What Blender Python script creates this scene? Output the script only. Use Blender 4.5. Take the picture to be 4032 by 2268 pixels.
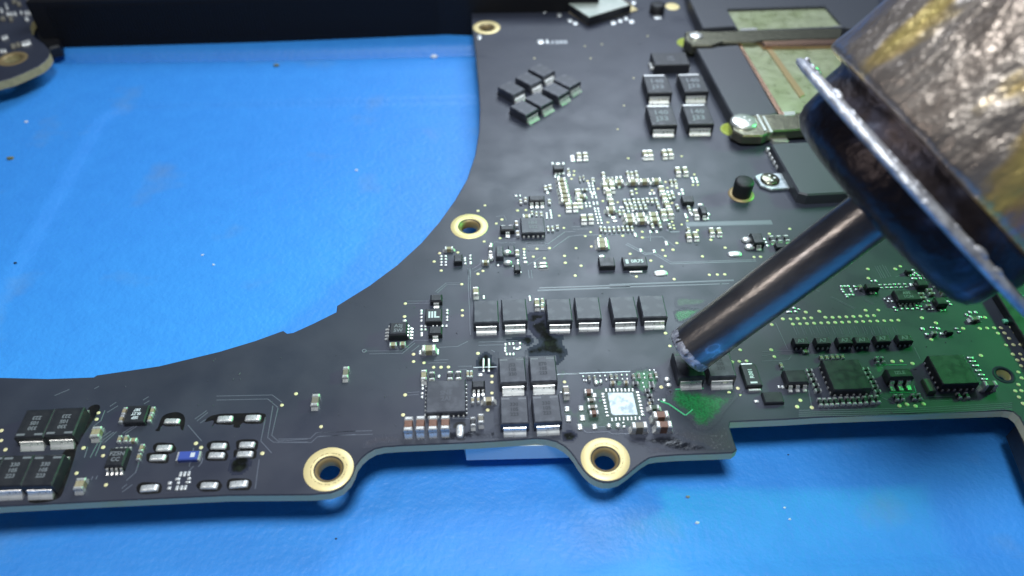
import bpy, bmesh, math, random
from mathutils import Vector, Matrix
from mathutils.geometry import tessellate_polygon
random.seed(7)
S = bpy.context.scene
for o in list(bpy.data.objects): bpy.data.objects.remove(o)
C = S.collection
S.unit_settings.system = 'METRIC'; S.unit_settings.scale_length = 0.01      # one unit is one centimetre

# ---------------------------------------------------------------- camera
W, H, FPX, HC = 4032, 2268, 3028.1, 6.6
PITCH, ROLL, YAW = math.radians(46.104), math.radians(0.4596), math.radians(-3.1549)
def cam_axes():
    c, s = math.cos(PITCH), math.sin(PITCH)
    f, r0, u0 = Vector((0, c, -s)), Vector((1, 0, 0)), Vector((0, s, c))
    r = math.cos(ROLL)*r0 + math.sin(ROLL)*u0; u = -math.sin(ROLL)*r0 + math.cos(ROLL)*u0
    R = Matrix.Rotation(YAW, 3, 'Z')
    return R @ r, R @ u, R @ f
CR, CU, CF = cam_axes()
CAM = Vector((0, 0, HC))
cd = bpy.data.cameras.new('camera'); cam = bpy.data.objects.new('camera', cd); C.objects.link(cam)
M = Matrix((CR, CU, -CF)).transposed().to_4x4(); M.translation = CAM; cam.matrix_world = M
cd.sensor_width = 36; cd.lens = 36*FPX/W; cd.clip_start = 0.1; cd.clip_end = 500
cd.dof.use_dof = True; cd.dof.focus_distance = 8.6; cd.dof.aperture_fstop = 0.25
S.camera = cam

# ---------------------------------------------------------------- world, lamps, exposure
wd = bpy.data.worlds.new('World'); S.world = wd; wd.use_nodes = True
wd.node_tree.nodes['Background'].inputs[0].default_value = (0.55, 0.68, 1.0, 1); wd.node_tree.nodes['Background'].inputs[1].default_value = 0.08
S.view_settings.view_transform = 'Standard'; S.view_settings.look = 'None'; S.view_settings.exposure = 0; S.view_settings.gamma = 1
def lamp(name, kind, loc, target, power, col, size=None, **kw):
    d = bpy.data.lights.new(name, kind); d.energy = power; d.color = col
    for k, v in kw.items(): setattr(d, k, v)
    if kind == 'AREA': d.shape = 'DISK'; d.size = size
    else: d.shadow_soft_size = size
    o = bpy.data.objects.new(name, d); C.objects.link(o); o.location = loc
    o.rotation_euler = (Vector(target)-Vector(loc)).to_track_quat('-Z', 'Y').to_euler(); return o
lamp('bench_lamp', 'AREA', (0.6, 3.1, 17), (1.0, 4.0, 0), 2700, (0.88, 0.96, 1.0), 6.0)
lamp('back_lamp', 'AREA', (4.5, 22, 15), (1.5, 7, 0), 3200, (0.76, 0.87, 1.0), 13.0)
lamp('side_lamp', 'AREA', (-9, 3, 10), (3, 5.6, 1.5), 160, (1.0, 0.96, 0.92), 1.5)
lamp('green_lamp', 'SPOT', (20.0, 12.6, 8.4), (2.8, 6.5, 0), 14000, (0.06, 1.0, 0.20), 1.0, spot_size=math.radians(23.5), spot_blend=1.0)

# ---------------------------------------------------------------- survey: a photograph pixel to a point at height z
def P(px, py, z=0.0):
    d = CR*((px-W/2)/FPX) - CU*((py-H/2)/FPX) + CF
    t = (z-HC)/d.z
    return CAM + d*t
def PZ(px, py, depth):
    return CAM + (CR*((px-W/2)/FPX) - CU*((py-H/2)/FPX) + CF)*depth
class Fr:
    def __init__(s, ox, oy, k): s.ox, s.oy, s.k = ox, oy, k
    def __call__(s, x, y, z=0.0): return P(s.ox+x/s.k, s.oy+y/s.k, z)
FF = Fr(0, 0, 1); DD = Fr(0, 0, 1/1.5652)
DD.k = 0.6389
F1 = Fr(0, 1450, 2.2296); E1 = Fr(0, 1400, 1.669); F2 = Fr(1400, 1100, 2.2293); F3 = Fr(1900, 1300, 2.4153); F4 = Fr(2600, 1150, 2.07)
G1 = Fr(3000, 1000, 2.0698); G2 = Fr(1650, 800, 2.576); G3 = Fr(2000, 550, 3.0306); G4 = Fr(2400, 800, 2.8622)
T1 = Fr(1800, 0, 2.6344); T2 = Fr(2450, 0, 2.415); T3 = Fr(2600, 450, 2.8622); T4 = Fr(0, 0, 3.6225)
Q1 = Fr(1950, 550, 4.831); Q2 = Fr(2340, 600, 4.39); Q3 = Fr(1700, 780, 4.528); Q4 = Fr(3250, 1030, 4.519); Q5 = Fr(2200, 1440, 4.5288)
C6 = Fr(1880, 1350, 3.6225); R5 = Fr(3600, 1100, 2.4144)

# ---------------------------------------------------------------- materials
def mat(name, col, rough=0.5, metal=0.0, spec=0.5, noise=None, bump=None, coat=0.0, rnoise=None, alpha=1.0):
    m = bpy.data.materials.new(name); m.use_nodes = True; nt = m.node_tree; b = nt.nodes['Principled BSDF']
    b.inputs['Base Color'].default_value = (*col, 1); b.inputs['Roughness'].default_value = rough
    b.inputs['Metallic'].default_value = metal; b.inputs['Specular IOR Level'].default_value = spec
    b.inputs['Coat Weight'].default_value = coat; b.inputs['Coat Roughness'].default_value = 0.15; b.inputs['Alpha'].default_value = alpha
    tc = nt.nodes.new('ShaderNodeTexCoord')
    def nz(scale, detail=4.0):
        n = nt.nodes.new('ShaderNodeTexNoise'); n.inputs['Scale'].default_value = scale; n.inputs['Detail'].default_value = detail
        nt.links.new(tc.outputs['Object'], n.inputs['Vector']); return n
    if noise:                                   # (scale, other colour, lo, hi)
        n = nz(noise[0]); r = nt.nodes.new('ShaderNodeValToRGB'); nt.links.new(n.outputs['Fac'], r.inputs['Fac'])
        r.color_ramp.elements[0].position = noise[2]; r.color_ramp.elements[1].position = noise[3]
        r.color_ramp.elements[0].color = (*col, 1); r.color_ramp.elements[1].color = (*noise[1], 1)
        nt.links.new(r.outputs['Color'], b.inputs['Base Color'])
    if rnoise:                                  # (scale, rmin, rmax)
        n = nz(rnoise[0]); mr = nt.nodes.new('ShaderNodeMapRange'); mr.inputs['From Min'].default_value = .35; mr.inputs['From Max'].default_value = .65
        mr.inputs['To Min'].default_value = rnoise[1]; mr.inputs['To Max'].default_value = rnoise[2]
        nt.links.new(n.outputs['Fac'], mr.inputs['Value']); nt.links.new(mr.outputs['Result'], b.inputs['Roughness'])
    if bump:                                    # (scale, strength, distance)
        n = nz(bump[0]); bp = nt.nodes.new('ShaderNodeBump'); bp.inputs['Strength'].default_value = bump[1]; bp.inputs['Distance'].default_value = bump[2]
        nt.links.new(n.outputs['Fac'], bp.inputs['Height']); nt.links.new(bp.outputs['Normal'], b.inputs['Normal'])
    return m
MK = {}
def add(k, *a, **kw): MK[k] = mat(k, *a, **kw)
add('solder_mask', (.030, .034, .052), .43, spec=.6, noise=(1.1, (.038, .043, .064), .35, .7), rnoise=(2.0, .36, .48), bump=(90, .10, .004))
add('fibreglass', (.78, .66, .40), .75, spec=.1, noise=(1.5, (.80, .64, .30), .5, .7), bump=(60, .4, .004))
add('gold', (.92, .76, .36), .42, .25, noise=(18, (.86, .70, .36), .3, .7), bump=(60, .2, .004))
add('gold_dark', (.34, .25, .12), .5, .5)
add('test_point', (.84, .77, .42), .4, .15)
add('solder', (.84, .85, .84), .32, .60, bump=(45, .35, .004), rnoise=(30, .25, .45))
add('tinned', (.58, .64, .66), .45, .5, noise=(14, (.36, .43, .45), .48, .62), bump=(22, .35, .006))
add('lead', (.86, .85, .82), .34, .65, bump=(50, .3, .003), rnoise=(25, .25, .45))
add('black_body', (.018, .019, .024), .40, spec=.6, bump=(120, .25, .003), rnoise=(12, .34, .50))
add('grey_body', (.030, .033, .046), .42, spec=.7, noise=(9, (.075, .080, .098), .45, .72), bump=(110, .22, .003))
add('green_body', (.06, .09, .06), .45)
add('tan_ceramic', (.30, .25, .15), .45, noise=(30, (.36, .31, .20), .4, .6))
add('brown_ceramic', (.17, .085, .055), .42, noise=(25, (.24, .12, .08), .35, .65))
add('grey_ceramic', (.20, .18, .14), .4)
add('blue_ceramic', (.06, .10, .38), .3)
add('white_print', (.62, .66, .70), .6)
add('etched', (.17, .18, .20), .6)
add('print_mid', (.22, .24, .26), .55)
add('faint_print', (.085, .092, .110), .55)
add('tray_black', (.010, .010, .012), .55, spec=.18, bump=(40, .3, .004))
add('can_top', (.50, .56, .50), .35, .2, noise=(2, (.62, .66, .60), .4, .6))
add('dark_print', (.018, .020, .028), .5)
add('black_well', (.006, .006, .007), .3, noise=(14, (.012, .011, .010), .4, .6))
add('trace', (.12, .135, .17), .38, spec=.8)
add('trace_bright', (.55, .60, .64), .3, .2)
add('flux_wet', (.014, .015, .020), .13, spec=.45, bump=(10, .5, .012))
add('flux_dark', (.005, .006, .005), .52, spec=.06, noise=(9, (.018, .023, .016), .5, .68), bump=(14, .2, .004))
add('green_film', (.014, .17, .055), .30, spec=.6, noise=(45, (.008, .085, .026), .42, .62), bump=(70, .5, .008))  # mottled bright green of the thin films on the board
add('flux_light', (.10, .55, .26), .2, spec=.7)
add('copper_open', (.022, .060, .040), .40, spec=.6, noise=(22, (.045, .085, .065), .45, .7), bump=(50, .3, .004))
add('scuff', (.036, .036, .052), .5, noise=(38, (.12, .115, .14), .56, .72), bump=(80, .5, .006))
add('nickel', (.27, .26, .19), .26, .92, bump=(8, .2, .02))
add('bracket_steel', (.85, .85, .80), .25, .7, bump=(5, .15, .02))
add('copper', (.75, .47, .33), .25, 1.0, bump=(20, .2, .01))
add('olive_plate', (.30, .34, .18), .35, .35, noise=(2.2, (.38, .41, .26), .35, .65), bump=(5, .25, .010), rnoise=(6, .25, .45))
add('tape', (.052, .056, .068), .42, spec=.6, bump=(70, .3, .003))
add('rubber', (.012, .012, .015), .55, bump=(60, .5, .006))
add('screen_cyan', (.3, .95, .6), .3)
add('crumb_grey', (.25, .27, .25), .8)
add('crumb_pale', (.75, .80, .85), .7)
add('crumb_olive', (.20, .20, .08), .8)
add('yellow_green', (.42, .50, .08), .5)
add('pale_blue_plastic', (.80, .88, .92), .35)

def mat_mat():
    m = bpy.data.materials.new('blue_silicone'); m.use_nodes = True; nt = m.node_tree; b = nt.nodes['Principled BSDF']
    tc = nt.nodes.new('ShaderNodeTexCoord')
    def nz(sc, d): 
        n = nt.nodes.new('ShaderNodeTexNoise'); n.inputs['Scale'].default_value = sc; n.inputs['Detail'].default_value = d
        nt.links.new(tc.outputs['Object'], n.inputs['Vector']); return n
    n1 = nz(3.5, 8); n2 = nz(15, 4); n3 = nz(.9, 7)
    r = nt.nodes.new('ShaderNodeValToRGB'); r.color_ramp.elements[0].position = .3; r.color_ramp.elements[1].position = .7
    r.color_ramp.elements[0].color = (.044, .285, .80, 1); r.color_ramp.elements[1].color = (.049, .312, .84, 1)
    nt.links.new(n1.outputs['Fac'], r.inputs['Fac'])
    st = nt.nodes.new('ShaderNodeValToRGB'); st.color_ramp.elements[0].position = .60; st.color_ramp.elements[1].position = .90
    nt.links.new(n3.outputs['Fac'], st.inputs['Fac'])
    mx = nt.nodes.new('ShaderNodeMix'); mx.data_type = 'RGBA'; nt.links.new(st.outputs['Color'], mx.inputs['Factor'])
    nt.links.new(r.outputs['Color'], mx.inputs['A']); mx.inputs['B'].default_value = (.14, .28, .50, 1)
    nt.links.new(mx.outputs['Result'], b.inputs['Base Color'])
    b.inputs['Roughness'].default_value = .48; b.inputs['Specular IOR Level'].default_value = .5
    bp = nt.nodes.new('ShaderNodeBump'); bp.inputs['Strength'].default_value = .5; bp.inputs['Distance'].default_value = .022
    nt.links.new(n2.outputs['Fac'], bp.inputs['Height']); nt.links.new(bp.outputs['Normal'], b.inputs['Normal'])
    return m
MK['mat'] = mat_mat()

def metal_burnt(name, stops, axis_noise, rough, bumpd, scale=(1, 1, 1), bscale=3.0, metal=1.0):
    m = bpy.data.materials.new(name); m.use_nodes = True; nt = m.node_tree; b = nt.nodes['Principled BSDF']
    tc = nt.nodes.new('ShaderNodeTexCoord'); mp = nt.nodes.new('ShaderNodeMapping'); mp.inputs['Scale'].default_value = scale
    nt.links.new(tc.outputs['Object'], mp.inputs['Vector'])
    n = nt.nodes.new('ShaderNodeTexNoise'); n.inputs['Scale'].default_value = axis_noise; n.inputs['Detail'].default_value = 6
    nt.links.new(mp.outputs['Vector'], n.inputs['Vector'])
    r = nt.nodes.new('ShaderNodeValToRGB'); el = r.color_ramp.elements
    while len(el) > 1: el.remove(el[-1])
    el[0].position, el[0].color = stops[0][0], (*stops[0][1], 1)
    for p, c in stops[1:]:
        e = el.new(p); e.color = (*c, 1)
    nt.links.new(n.outputs['Fac'], r.inputs['Fac']); nt.links.new(r.outputs['Color'], b.inputs['Base Color'])
    b.inputs['Metallic'].default_value = metal; b.inputs['Roughness'].default_value = rough
    n2 = nt.nodes.new('ShaderNodeTexNoise'); n2.inputs['Scale'].default_value = bscale; n2.inputs['Detail'].default_value = 5
    nt.links.new(mp.outputs['Vector'], n2.inputs['Vector'])
    bp = nt.nodes.new('ShaderNodeBump'); bp.inputs['Strength'].default_value = 1; bp.inputs['Distance'].default_value = bumpd
    nt.links.new(n2.outputs['Fac'], bp.inputs['Height']); nt.links.new(bp.outputs['Normal'], b.inputs['Normal'])
    return m

# ---------------------------------------------------------------- mesh helpers
def link(name, me, m, parent=None, loc=None, rz=0.0, label=None):
    o = bpy.data.objects.new(name, me); C.objects.link(o)
    if m and not me.materials:
        for k in (m if isinstance(m, (list, tuple)) else [m]): me.materials.append(MK[k] if isinstance(k, str) else k)
    if parent: o.parent = parent
    if loc is not None: o.location = loc
    o.rotation_euler.z = rz
    if label: o['label'] = label
    return o
def to_mesh(bm, name='m', smooth=False):
    me = bpy.data.meshes.new(name); bm.normal_update(); bm.to_mesh(me); bm.free()
    if smooth:
        for p in me.polygons: p.use_smooth = True
    return me
def bx(bm, x0, x1, y0, y1, z0, z1, ch=0.0, mi=0):
    """box with chamfered upper edges (ch)"""
    c = min(ch, (x1-x0)*.45, (y1-y0)*.45, (z1-z0)*.8)
    rings = [[(x0, y0, z0), (x1, y0, z0), (x1, y1, z0), (x0, y1, z0)]]
    if c > 0:
        rings.append([(x0, y0, z1-c), (x1, y0, z1-c), (x1, y1, z1-c), (x0, y1, z1-c)])
        rings.append([(x0+c, y0+c, z1), (x1-c, y0+c, z1), (x1-c, y1-c, z1), (x0+c, y1-c, z1)])
    else: rings.append([(x0, y0, z1), (x1, y0, z1), (x1, y1, z1), (x0, y1, z1)])
    V = [[bm.verts.new(p) for p in r] for r in rings]
    fs = [bm.faces.new(V[0][::-1]), bm.faces.new(V[-1])]
    for a, b in zip(V, V[1:]):
        for i in range(4): fs.append(bm.faces.new((a[i], a[(i+1) % 4], b[(i+1) % 4], b[i])))
    for f in fs: f.material_index = mi
_cache = {}
def box_mesh(w, l, h, ch=.006, key='b'):
    k = ('box', round(w, 3), round(l, 3), round(h, 3), key)
    if k not in _cache:
        bm = bmesh.new(); bx(bm, -w/2, w/2, -l/2, l/2, 0, h, ch); _cache[k] = to_mesh(bm, key)
    return _cache[k]
def dome_mesh(w, l, h, sq=0.0, key='d', n=14):
    """soft solder bump; sq 0 = ellipse, 1 = near rectangle"""
    k = ('dome', round(w, 3), round(l, 3), round(h, 4), sq, key)
    if k not in _cache:
        bm = bmesh.new(); ex = 2/(2+sq*6) if sq else 1.0
        rings = []
        for (rr, zz) in ((1, 0), (.97, .45), (.82, .85), (.5, 1)):
            ring = []
            for i in range(n):
                a = math.tau*(i+.5)/n; c, s = math.cos(a), math.sin(a)
                ring.append(bm.verts.new((math.copysign(abs(c)**ex, c)*rr*w/2, math.copysign(abs(s)**ex, s)*rr*l/2, zz*h)))
            rings.append(ring)
        for a, b in zip(rings, rings[1:]):
            for i in range(n): bm.faces.new((a[i], a[(i+1) % n], b[(i+1) % n], b[i]))
        bm.faces.new(rings[-1]); bm.faces.new(rings[0][::-1])
        _cache[k] = to_mesh(bm, key, True)
    return _cache[k]
def smooth_poly(pts, n=5):
    out = []; m = len(pts)
    for i in range(m):
        p0, p1, p2, p3 = [Vector(pts[(i+k-1) % m]) for k in range(4)]
        for j in range(n):
            t = j/n
            out.append(.5*((2*p1)+(p2-p0)*t+(2*p0-5*p1+4*p2-p3)*t*t+(3*p1-p0-3*p2+p3)*t**3))
    return out
def area2(p): return sum(p[i].x*p[(i+1) % len(p)].y-p[(i+1) % len(p)].x*p[i].y for i in range(len(p)))
def inset(p, d):
    n = len(p); out = []
    for i in range(n):
        a, b, c = p[i-1], p[i], p[(i+1) % n]
        e1 = (b-a).normalized(); e2 = (c-b).normalized(); n1 = Vector((-e1.y, e1.x)); n2 = Vector((-e2.y, e2.x))
        k = (n1+n2); L = max(k.length, .6); out.append(b + k/L*(d/max(.5, L/2)))
    return out
def prism(polys, z0, z1, ch=0.0, side_mi=0):
    """polys[0] outer, others holes: lists of 2-D vectors; chamfered upper rim"""
    bm = bmesh.new(); P2 = []
    for k, p in enumerate(polys):
        p = [Vector((q[0], q[1])) for q in p]
        if (area2(p) > 0) != (k == 0): p.reverse()
        P2.append(p)
    tops = [inset(p, ch) if ch else p for p in P2]
    flat = [Vector((q.x, q.y, 0)) for p in tops for q in p]
    tri = tessellate_polygon([[Vector((q.x, q.y, 0)) for q in p] for p in tops])
    tv = [bm.verts.new((q.x, q.y, z1)) for q in flat]
    for t in tri:
        try: f = bm.faces.new([tv[i] for i in t])
        except ValueError: continue
        f.normal_update()
        if f.normal.z < 0: f.normal_flip()
    bv = [bm.verts.new((q.x, q.y, z0)) for p in P2 for q in p]
    for t in tri:
        try: f = bm.faces.new([bv[i] for i in t])
        except ValueError: continue
        f.normal_update(); f.material_index = side_mi
        if f.normal.z > 0: f.normal_flip()
    i0 = 0
    for p in P2:
        n = len(p)
        mid = [bm.verts.new((q.x, q.y, z1-ch)) for q in p] if ch else tv[i0:i0+n]
        for i in range(n):
            j = (i+1) % n
            f = bm.faces.new((bv[i0+i], bv[i0+j], mid[j], mid[i])); f.material_index = side_mi
            if ch: bm.faces.new((mid[i], mid[j], tv[i0+j], tv[i0+i]))
        i0 += n
    return to_mesh(bm, 'prism')
def plate(name, F, pts, z0, z1, m, parent, ch=.006, smooth=False, zp=None, holes=(), label=None):
    zz = z1 if zp is None else zp
    q = [F(x, y, zz) for x, y in pts]; q = [Vector((v.x, v.y)) for v in q]
    if smooth: q = smooth_poly(q)
    c = sum(q, Vector((0, 0)))/len(q)
    hs = [[Vector(h)-c for h in hh] for hh in holes]
    return link(name, prism([[v-c for v in q]]+hs, z0, z1, ch), m, parent, (c.x, c.y, 0), label=label)
def lathe(prof, n=64, wob=None):
    bm = bmesh.new(); rings = []
    for (r, z) in prof:
        rings.append([bm.verts.new((r*(wob(i, n, r, z) if wob else 1)*math.cos(math.tau*i/n), r*(wob(i, n, r, z) if wob else 1)*math.sin(math.tau*i/n), z)) for i in range(n)])
    for a, b in zip(rings, rings[1:]):
        for i in range(n): bm.faces.new((a[i], a[(i+1) % n], b[(i+1) % n], b[i]))
    return to_mesh(bm, 'lathe', True)
_txt = {}
def text_mesh(s, size):
    k = (s, round(size, 3))
    if k not in _txt:
        cu = bpy.data.curves.new('t', 'FONT'); cu.body = s; cu.size = size; cu.align_x = 'CENTER'; cu.align_y = 'CENTER'; cu.extrude = 0; cu.resolution_u = 2; cu.offset = size*.035
        o = bpy.data.objects.new('t', cu); C.objects.link(o); dg = bpy.context.evaluated_depsgraph_get()
        _txt[k] = bpy.data.meshes.new_from_object(o.evaluated_get(dg)); bpy.data.objects.remove(o)
    return _txt[k]
def marking(parent, lines, z, size, m='etched', dy=0.0, dx=0.0, rz=0.0, sx=1.0, name='marking'):
    for i, s in enumerate(lines):
        if not s: continue
        me = text_mesh(s, size).copy(); me.materials.clear()
        off = Vector((dx, dy-(i-(len(lines)-1)/2)*size*1.05, 0)); off.rotate(Matrix.Rotation(rz, 3, 'Z'))
        o = link(name, me, m, parent, (off.x, off.y, z+.0012), rz); o.scale = (sx, 1, 1)
    return o

# ---------------------------------------------------------------- the work mat
ZM = -0.50
def recess(x, y, x0, x1, y0, y1, r, w):
    dx = max(x0+r-x, x-(x1-r), 0); dy = max(y0+r-y, y-(y1-r), 0); d = math.hypot(dx, dy)-r
    if dx == 0 and dy == 0: d = -r
    d = max(d, max(x0-x, x-x1, y0-y, y-y1)) if (dx == 0 or dy == 0) else d
    t = min(1, max(0, (-d)/w)); return t*t*(3-2*t)
pk0 = P(1960, 372, ZM); pk1 = P(420, 412, ZM)
g0 = P(1500, 205, ZM)
bump_c = P(2400, 1985, ZM)
def mat_h(x, y):
    h = .02*math.sin(x*.7+1)*math.sin(y*.55)
    h += .03*math.exp(-((x-bump_c.x)**2*3+(y-bump_c.y)**2*6))*3.2
    h += .05*math.exp(-((x-bump_c.x-1.0)**2*.8+(y-bump_c.y+.9)**2*.6))
    h -= .05*recess(x, y, pk1.x-.0, pk0.x+9, 3.0, pk1.y, .5, .10)
    yy = y-(g0.y+(x-g0.x)*(-.006))
    h -= .22*math.exp(-(yy/.12)**2); h += .06*(1/(1+math.exp(-(yy-.30)*16)))
    return h
def build_mat():
    bm = bmesh.new(); X0, X1, Y0, Y1 = -22, 22, -6, 34
    xs = [X0, -16, -12]+[-10+i*.11 for i in range(190)]+[12, 16, X1]; ys = [Y0, -3]+[0+i*.07 for i in range(250)]+[19, 23, 28, Y1]
    V = [[bm.verts.new((x, y, mat_h(x, y))) for x in xs] for y in ys]
    for j in range(len(ys)-1):
        for i in range(len(xs)-1): bm.faces.new((V[j][i], V[j][i+1], V[j+1][i+1], V[j+1][i]))
    o = link('work_mat', to_mesh(bm, 'work_mat', True), 'mat', loc=(0, 0, ZM)); o['kind'] = 'structure'; return o
build_mat()

# ---------------------------------------------------------------- main board
board = bpy.data.objects.new('circuit_board', None); C.objects.link(board); board.empty_display_size = .3
board['label'] = 'large black circuit board with a deep curved cut-out, lying on the blue mat'; board['category'] = 'circuit board'
TH = .115
edge = [(-420, 2028), (0, 1995), (448, 1972), (897, 1951), (1160, 1949), (1232, 1948), (1303, 1941), (1348, 1923), (1377, 1892), (1392, 1863), (1403, 1832), (1422, 1806), (1446, 1785), (1475, 1768),
        (1510, 1760), (1580, 1755), (1700, 1750), (1864, 1743), (2011, 1734), (2110, 1727), (2150, 1729), (2190, 1739), (2222, 1757), (2245, 1778), (2262, 1800), (2278, 1826), (2298, 1853), (2321, 1876),
        (2348, 1892), (2375, 1900), (2402, 1900), (2437, 1891), (2470, 1868), (2500, 1843), (2530, 1820), (2558, 1803), (2590, 1797), (2675, 1791), (2822, 1786), (2886, 1783), (2903, 1770), (2889, 1734),
        (2872, 1680), (2876, 1661), (3100, 1651), (3230, 1643), (3654, 1627), (3960, 1616), (3990, 1621), (4014, 1641), (4036, 1680), (4110, 1820), (4260, 2100), (4900, 2080), (5200, 900), (4500, -240), (3000, -260), (1840, -200)]
arc = [(1185, 0), (1187, 50), (1195, 120), (1203, 200), (1207, 270), (1205, 330), (1195, 390), (1175, 450), (1145, 502), (1105, 558), (1060, 610), (1000, 665), (930, 717), (848, 768), (846, 784), (790, 812), (737, 836),
       (722, 838), (712, 831), (640, 857), (550, 884), (400, 920), (243, 943), (235, 948), (120, 952), (0, 949), (-130, 944), (-300, 930)]
outer = [P(x, y) for x, y in edge]+[DD(x, y) for x, y in arc]
outer = [Vector((v.x, v.y)) for v in outer]
RP = .0366*HC
def hole_centre(pts):
    q = [P(*a) for a in pts]; return Vector((sum(v.x for v in q)/4, sum(v.y for v in q)/4))
holes = [hole_centre([(1774.5, 891.9), (1922.4, 889.4), (1846.6, 843.2), (1849, 941)]),
         hole_centre([(1196.8, 1856.4), (1388.9, 1834.9), (1309.9, 1764.5), (1279.4, 1933.6)]),
         hole_centre([(2285.8, 1796.6), (2480.4, 1816.4), (2372.8, 1724.5), (2396.1, 1893.5)])]
far = P(1916, 108); holes.append(Vector((far.x, far.y)))
sm = G1(1972, 985); small = Vector((sm.x, sm.y))
def circ(c, r, n=40): return [Vector((c.x+r*math.cos(math.tau*i/n), c.y+r*math.sin(math.tau*i/n))) for i in range(n)]
hl = [circ(h, RP*.56) for h in holes]+[circ(small, .075)]
sub = link('substrate', prism([outer]+hl, -TH, 0, .010, side_mi=1), ['solder_mask', 'fibreglass'], board)

def ring_pad(c, idx):
    r = RP
    me = lathe([(r*.56, -TH*.95), (r*.56, -.02), (r*.60, .001), (r*.66, .004), (r*.985, .004), (r, .0005)], 72)
    link('mounting_pad', me, 'gold', board, (c.x, c.y, 0))
    link('eyelet', lathe([(r*.43, -TH), (r*.445, -.030), (r*.50, -.018), (r*.555, -.008)], 56), 'gold_dark', board, (c.x, c.y, 0))
    # scratched ring left by a screw head
    bm = bmesh.new(); n = 90
    for i in range(n):
        if random.random() < .35 or (idx != 1 and 30 < i < 55): continue
        a0, a1 = math.tau*i/n, math.tau*(i+1)/n; ra = r*(.70+random.uniform(-.01, .01)); rb = ra+r*random.uniform(.01, .035)
        bm.faces.new([bm.verts.new((q*math.cos(t), q*math.sin(t), .0055)) for q, t in ((ra, a0), (rb, a0), (rb, a1), (ra, a1))])
    so = link('scratch_ring', to_mesh(bm), 'gold_dark', board, (c.x, c.y, 0)); so['kind'] = 'stuff'
for i, c in enumerate(holes): ring_pad(c, i)
link('hole_rim', lathe([(.075, -TH), (.076, .002), (.115, .003), (.118, .0005)], 40), 'flux_dark', board, (small.x, small.y, 0))

# ---- small parts
def size_at(F, x, y, w, l, z):
    a, b = F(x-w/2, y, z), F(x+w/2, y, z); c, d = F(x, y-l/2, z), F(x, y+l/2, z)
    return abs(b.x-a.x), abs(d.y-c.y)
def q_(v): return round(v/.002)*.002
def vias(F, pts, r=.0205, parent=None):
    for x, y in pts:
        p = F(x, y); k = r*random.uniform(.92, 1.06)
        link('test_point', dome_mesh(round(2*k, 3), round(2*k, 3), .004, 0, 'tp'), 'test_point', parent or board, (p.x, p.y, 0))
def pads(F, pts, w=50, l=40, h=.012, sq=.6, m='solder', name='solder_pad', z=0.0):
    for t in pts:
        x, y = t[0], t[1]; ww, ll = (t[2], t[3]) if len(t) > 3 else (w, l)
        a, b = size_at(F, x, y, ww, ll, z); p = F(x, y, z+h*.5)
        link(name, dome_mesh(q_(a), q_(b), h, sq, 'pad'+m), m, board, (p.x, p.y, z), random.uniform(-.05, .05))
def chips(F, pts, w=50, l=80, h=.045, ax='y', body='tan_ceramic', name='chip_capacitor'):
    """two-terminal parts; top-face centre and extents in picture units of frame F"""
    for t in pts:
        x, y = t[0], t[1]; ww, ll = (t[2], t[3]) if len(t) > 3 else (w, l)
        a, b = size_at(F, x, y, ww, ll, h); a, b = q_(a), q_(b); p = F(x, y, h)
        L = b if ax == 'y' else a; tl = q_(L*.27)
        if L < .105:        # tiny: body and terminals in one mesh
            k = ('tiny', a, b, h, ax, body)
            if k not in _cache:
                bm = bmesh.new()
                if ax == 'y':
                    bx(bm, -a/2+.003, a/2-.003, -b/2+tl, b/2-tl, 0, h-.003, 0, 0); bx(bm, -a/2, a/2, -b/2, -b/2+tl, 0, h, .008, 1); bx(bm, -a/2, a/2, b/2-tl, b/2, 0, h, .008, 1)
                else:
                    bx(bm, -a/2+tl, a/2-tl, -b/2+.003, b/2-.003, 0, h-.003, 0, 0); bx(bm, -a/2, -a/2+tl, -b/2, b/2, 0, h, .008, 1); bx(bm, a/2-tl, a/2, -b/2, b/2, 0, h, .008, 1)
                me = to_mesh(bm); me.materials.append(MK[body]); me.materials.append(MK['solder']); _cache[k] = me
            link(name, _cache[k], None, board, (p.x, p.y, 0), random.uniform(-.04, .04))
            continue
        o = link(name, box_mesh(a-.008, b-2*tl+.004, h-.005, .004, 'body'+body) if ax == 'y' else box_mesh(a-2*tl+.004, b-.008, h-.005, .004, 'body'+body), body, board, (p.x, p.y, 0), random.uniform(-.03, .03))
        W2, k = (a if ax == 'y' else b), ('cterm', a if ax == 'y' else b, tl, h)
        if k not in _cache:                     # end cap with its wedge of solder, facing -y
            bm = bmesh.new(); bx(bm, -W2/2, W2/2, -tl/2, tl/2, 0, h, .010)
            y0 = -tl/2+.001; v = [bm.verts.new(c) for c in ((-W2*.45, y0, h*.45), (W2*.45, y0, h*.45), (W2*.45, y0-.026, .001), (-W2*.45, y0-.026, .001), (-W2*.45, y0, 0), (W2*.45, y0, 0))]
            bm.faces.new((v[0], v[3], v[2], v[1])); bm.faces.new((v[0], v[4], v[3])); bm.faces.new((v[1], v[2], v[5])); _cache[k] = to_mesh(bm)
        for sgn in (-1, 1):
            loc, rot = ((0, sgn*(b-tl)/2, 0), 0 if sgn < 0 else math.pi) if ax == 'y' else ((sgn*(a-tl)/2, 0, 0), -math.pi/2 if sgn < 0 else math.pi/2)
            link('terminal', _cache[k], 'lead', o, loc, rot)
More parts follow.
